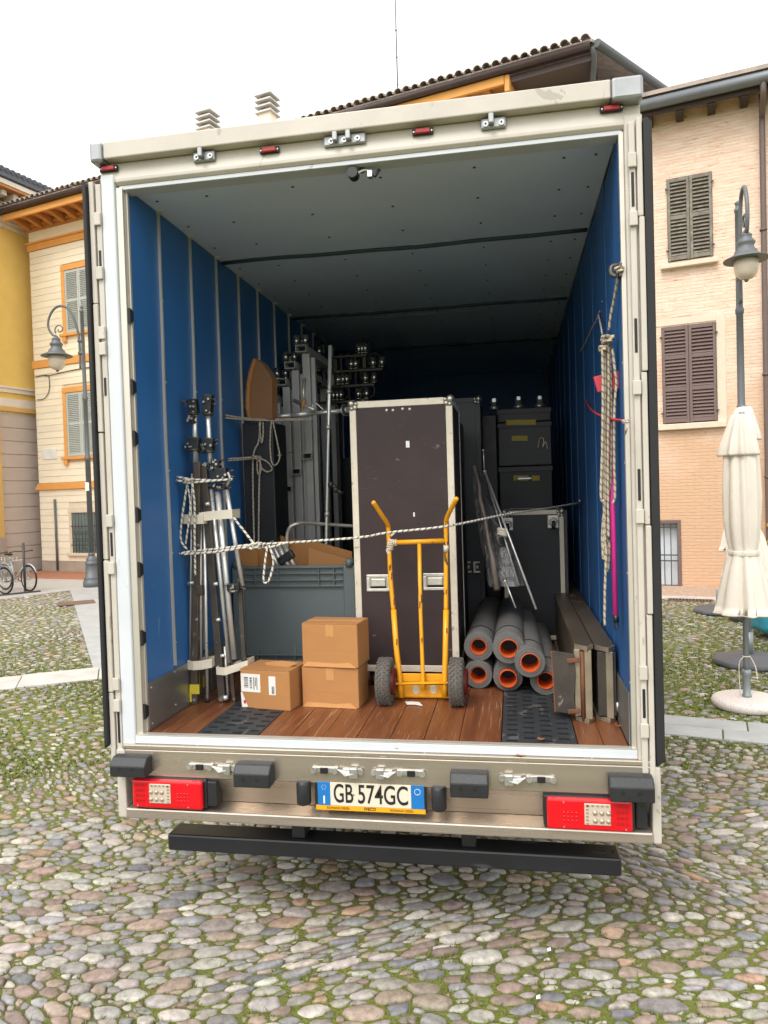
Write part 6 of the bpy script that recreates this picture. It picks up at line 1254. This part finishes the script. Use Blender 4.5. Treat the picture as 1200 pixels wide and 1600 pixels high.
hk = one(lambda b: b.tube(smooth_path([(1.195,2.674,2.057), (1.170,2.144,2.083), (1.170,1.983,2.104), (1.195,2.371,2.108)], 4), .007, 8), 'wall_hook', 'galv', tk)
rB = rope_thing('black flecked white rope tied round the tops of the folded stands', [([(-1.188,0.468,2.328), (-1.141,0.500,2.316), (-1.047,0.515,2.305), (-0.949,0.530,2.302), (-0.895,0.560,2.305), (-0.954,0.650,2.334)], .0062, 'rope_bw'), ([(-1.188,0.458,2.309), (-1.131,0.500,2.293), (-1.018,0.510,2.297), (-0.900,0.535,2.304)], .0062, 'rope_bw'), ([(-1.141,0.490,2.301), (-1.125,0.490,2.216), (-1.125,0.490,2.125), (-1.162,0.495,1.942)], .0055, 'rope_bw'), ([(-1.106,0.490,2.300), (-1.096,0.490,2.161), (-1.103,0.490,1.978), (-1.110,0.495,1.757)], .0062, 'rope_bw'), ([(-1.134,0.490,2.293), (-1.158,0.490,2.181), (-1.187,0.500,2.052), (-1.191,0.500,1.960), (-1.155,0.495,1.912)], .0062, 'rope_bw')])
knot(rB, (-1.129,0.488,2.301), .020, .0058, 'rope_bw', 2)
rC = rope_thing('thin beige cord tied in two runs between the left wall and the steel frames', [([(-1.188,1.223,2.753), (-1.044,1.420,2.739), (-0.854,1.550,2.743), (-0.692,1.640,2.743)], .0062, 'rope_beige'), ([(-1.188,1.222,2.736), (-0.998,1.420,2.728), (-0.701,1.640,2.739)], .0055, 'rope_beige'),
    ([(-1.188,1.241,2.462), (-1.053,1.420,2.478), (-0.957,1.550,2.498), (-0.931,1.900,2.533)], .0062, 'rope_beige'), ([(-1.188,1.239,2.449), (-1.063,1.420,2.469), (-0.910,1.550,2.492)], .0055, 'rope_beige'),
    ([(-1.012,1.420,2.729), (-1.031,1.420,2.584), (-1.072,1.420,2.492), (-1.084,1.420,2.274), (-1.089,1.420,1.882)], .0062, 'rope_beige'), ([(-1.021,1.420,2.481), (-1.038,1.420,2.273), (-1.057,1.420,1.881)], .0062, 'rope_beige'),
    ([(-1.018,1.410,2.715), (-1.012,1.410,2.626), (-1.005,1.410,2.573), (-0.993,1.410,2.626), (-0.990,1.410,2.714)], .0055, 'rope_beige'), ([(-0.937,1.430,2.726), (-0.951,1.430,2.581), (-0.947,1.430,2.448), (-0.920,1.430,2.416), (-0.886,1.430,2.467), (-0.900,1.430,2.579), (-0.927,1.430,2.726)], .0055, 'rope_beige'),
    ([(-1.041,1.410,2.468), (-1.044,1.410,2.384), (-1.031,1.410,2.353), (-1.015,1.410,2.405), (-1.036,1.410,2.468)], .0055, 'rope_beige'), ([(-1.027,1.410,2.468), (-0.968,1.410,2.439), (-0.937,1.410,2.389), (-0.979,1.410,2.373), (-1.029,1.410,2.415)], .005, 'rope_beige')])
knot(rC, (-1.046,1.400,2.472), .022, .0055, 'rope_beige', 3)
# hank of rope, red clip, pink pole by the right wall
HY = .16
hook = one(lambda b: b.tube(smooth_path([(1.199, -.0+.02, 3.19), (1.16, .012, 3.185), (1.155, .005, 3.15), (1.175, .0, 3.135)], 4), .010, 8).box((1.195, .02, 3.165), (.012, .05, .06)), 'wall_hook', 'dark_steel', tk)
hank = thing('rope_hank', 'long tan hank of rope hanging from a hook on the right wall', 'rope', (1.117,0.160,1.833))
rope('strand', [(1.192,0.030,3.165), (1.183,0.080,3.090), (1.168,0.130,3.001), (1.158,0.150,2.929)], .0062, 'rope_tan', hank)
knot(hank, (1.191,0.020,3.165), .018, .006, 'rope_tan', 6, 12); knot(hank, (1.147,0.145,2.884), .028, .0068, 'rope_tan', 5, 18); knot(hank, (1.127,0.150,2.844), .018, .0065, 'rope_tan', 8, 12)
for pts in ([(1.124,0.130,2.841), (1.124,0.130,2.677), (1.114,0.130,2.378), (1.103,0.130,2.153), (1.117,0.130,2.132)],
            [(1.137,0.154,2.875), (1.138,0.154,2.679), (1.126,0.154,2.379), (1.119,0.154,2.107), (1.121,0.154,1.894), (1.114,0.154,1.858)],
            [(1.149,0.178,2.894), (1.147,0.178,2.682), (1.140,0.178,2.380), (1.130,0.178,2.076), (1.135,0.178,1.868)],
            [(1.153,0.142,2.892), (1.151,0.142,2.677), (1.141,0.142,2.378), (1.136,0.142,2.137), (1.135,0.142,1.956)],
            [(1.164,0.166,2.875), (1.164,0.166,2.619), (1.159,0.166,2.378), (1.149,0.166,2.197), (1.131,0.166,2.152)],
            [(1.170,0.130,2.838), (1.180,0.130,2.733), (1.184,0.130,2.673), (1.173,0.130,2.555), (1.167,0.130,2.316), (1.167,0.130,2.151), (1.154,0.130,2.118)],
            [(1.132,0.154,2.800), (1.130,0.154,2.560), (1.129,0.154,2.258), (1.122,0.154,2.076), (1.112,0.154,1.925), (1.108,0.154,1.864), (1.120,0.154,1.852)],
            [(1.129,0.178,2.130), (1.111,0.178,1.984), (1.114,0.178,1.874), (1.127,0.178,1.923), (1.142,0.178,2.075)],
            [(1.125,0.142,1.910), (1.116,0.142,1.774), (1.110,0.142,1.637), (1.108,0.142,1.537)],
            [(1.141,0.166,1.939), (1.135,0.166,1.832), (1.129,0.166,1.792)]): rope('strand', pts, .0062, 'rope_tan', hank)
rp = one(lambda b: b.prism([(1.087,0.190,2.721), (1.106,0.190,2.647), (1.206,0.170,2.657), (1.205,0.170,2.741)], (0, .014, 0)), 'red_clip', 'red_plastic', None, bevel=.003); tag(rp, 'red plastic broom block behind the hanging rope', 'broom head')
one(lambda b: b.prism([(1.155,0.180,2.643), (1.187,0.180,2.647), (1.177,0.180,2.596), (1.160,0.180,2.597)], (0, .02, 0)), 'socket', 'black_plastic', rp)
pp = thing('broom_handle', 'bright pink pole with a black hook end hanging by the right wall', 'pole', (1.165,0.170,1.541))
one(lambda b: b.cyl((1.159,0.190,2.516), (1.164,0.180,1.579), .0125, 14), 'pole', 'pink', pp)
one(lambda b: b.cyl((1.164,0.180,1.582), (1.166,0.180,1.548), .0135, 12).tube(smooth_path([(1.160,0.180,1.554), (1.157,0.180,1.524), (1.165,0.180,1.514), (1.174,0.180,1.524), (1.172,0.180,1.554)], 4), .0035, 6), 'hook_end', 'black_plastic', pp)
rcd = rope_thing('red cord strung from the right wall to the portal rail', [([(1.195,1.664,2.780), (1.170,1.053,2.651), (1.150,0.303,2.537), (1.190,-0.092,2.480)], .0055, 'red_cord')])
knot(rcd, (1.185,-0.107,2.476), .012, .005, 'rope_beige', 9, 10); rope('strand', [(1.185,-0.107,2.473), (1.180,-0.172,2.440), (1.180,-0.115,2.417)], .004, 'rope_beige', rcd)
wr = rope_thing('short thin grey cord hooked on the right wall behind the rope hank', [([(1.190,0.744,3.159), (1.185,0.857,3.136), (1.185,1.125,3.140), (1.190,1.525,3.143), (1.190,1.884,3.152)], .004, 'rope_beige'), ([(1.190,0.804,3.159), (1.170,0.561,3.053), (1.150,0.328,2.949)], .004, 'rope_beige')])
# ---- litter: leaves and paper
def leaf(p, s, label, rz):
    P = Vector(p); n = 8; V = [(0, 0, .004)]; 
    for k in range(n): a = 2*math.pi*k/n+rz; r = s*(1 if k % 2 == 0 else .55)*(1.5 if k % 4 == 0 else 1); V.append((r*math.cos(a), r*.7*math.sin(a), .003+.010*random.random()))
    V = [tuple(P+Vector(q)) for q in V]; o = MB().add(V, [(0, 1+k, 1+(k+1) % n) for k in range(n)]).build('leaf', 'leaf'); md = o.modifiers.new('Solidify', 'SOLIDIFY'); md.thickness = .0012; tag(o, label, 'leaf', 'dry leaves')
leaf((0.698,-0.015,0.956), .022, 'curled brown leaf on the rear sill', .3); leaf((0.795,0.060,1.008), .020, 'brown leaf on the grip mat near the sill', .8); leaf((1.199,0.306,1.003), .022, 'brown leaf fragment beside the ramp foot', .1); leaf((0.119,-0.010,0.966), .008, 'tiny leaf crumb on the sill', .5)
sc_ = one(lambda b: b.prism([(0.060,0.658,1.004), (0.078,0.609,1.004), (0.122,0.612,1.004), (0.168,0.590,1.004), (0.142,0.651,1.004), (0.097,0.660,1.004)], (0, 0, .004)), 'paper_scrap', 'paper'); tag(sc_, 'torn white paper scrap on the boards in front of the hand truck', 'litter')
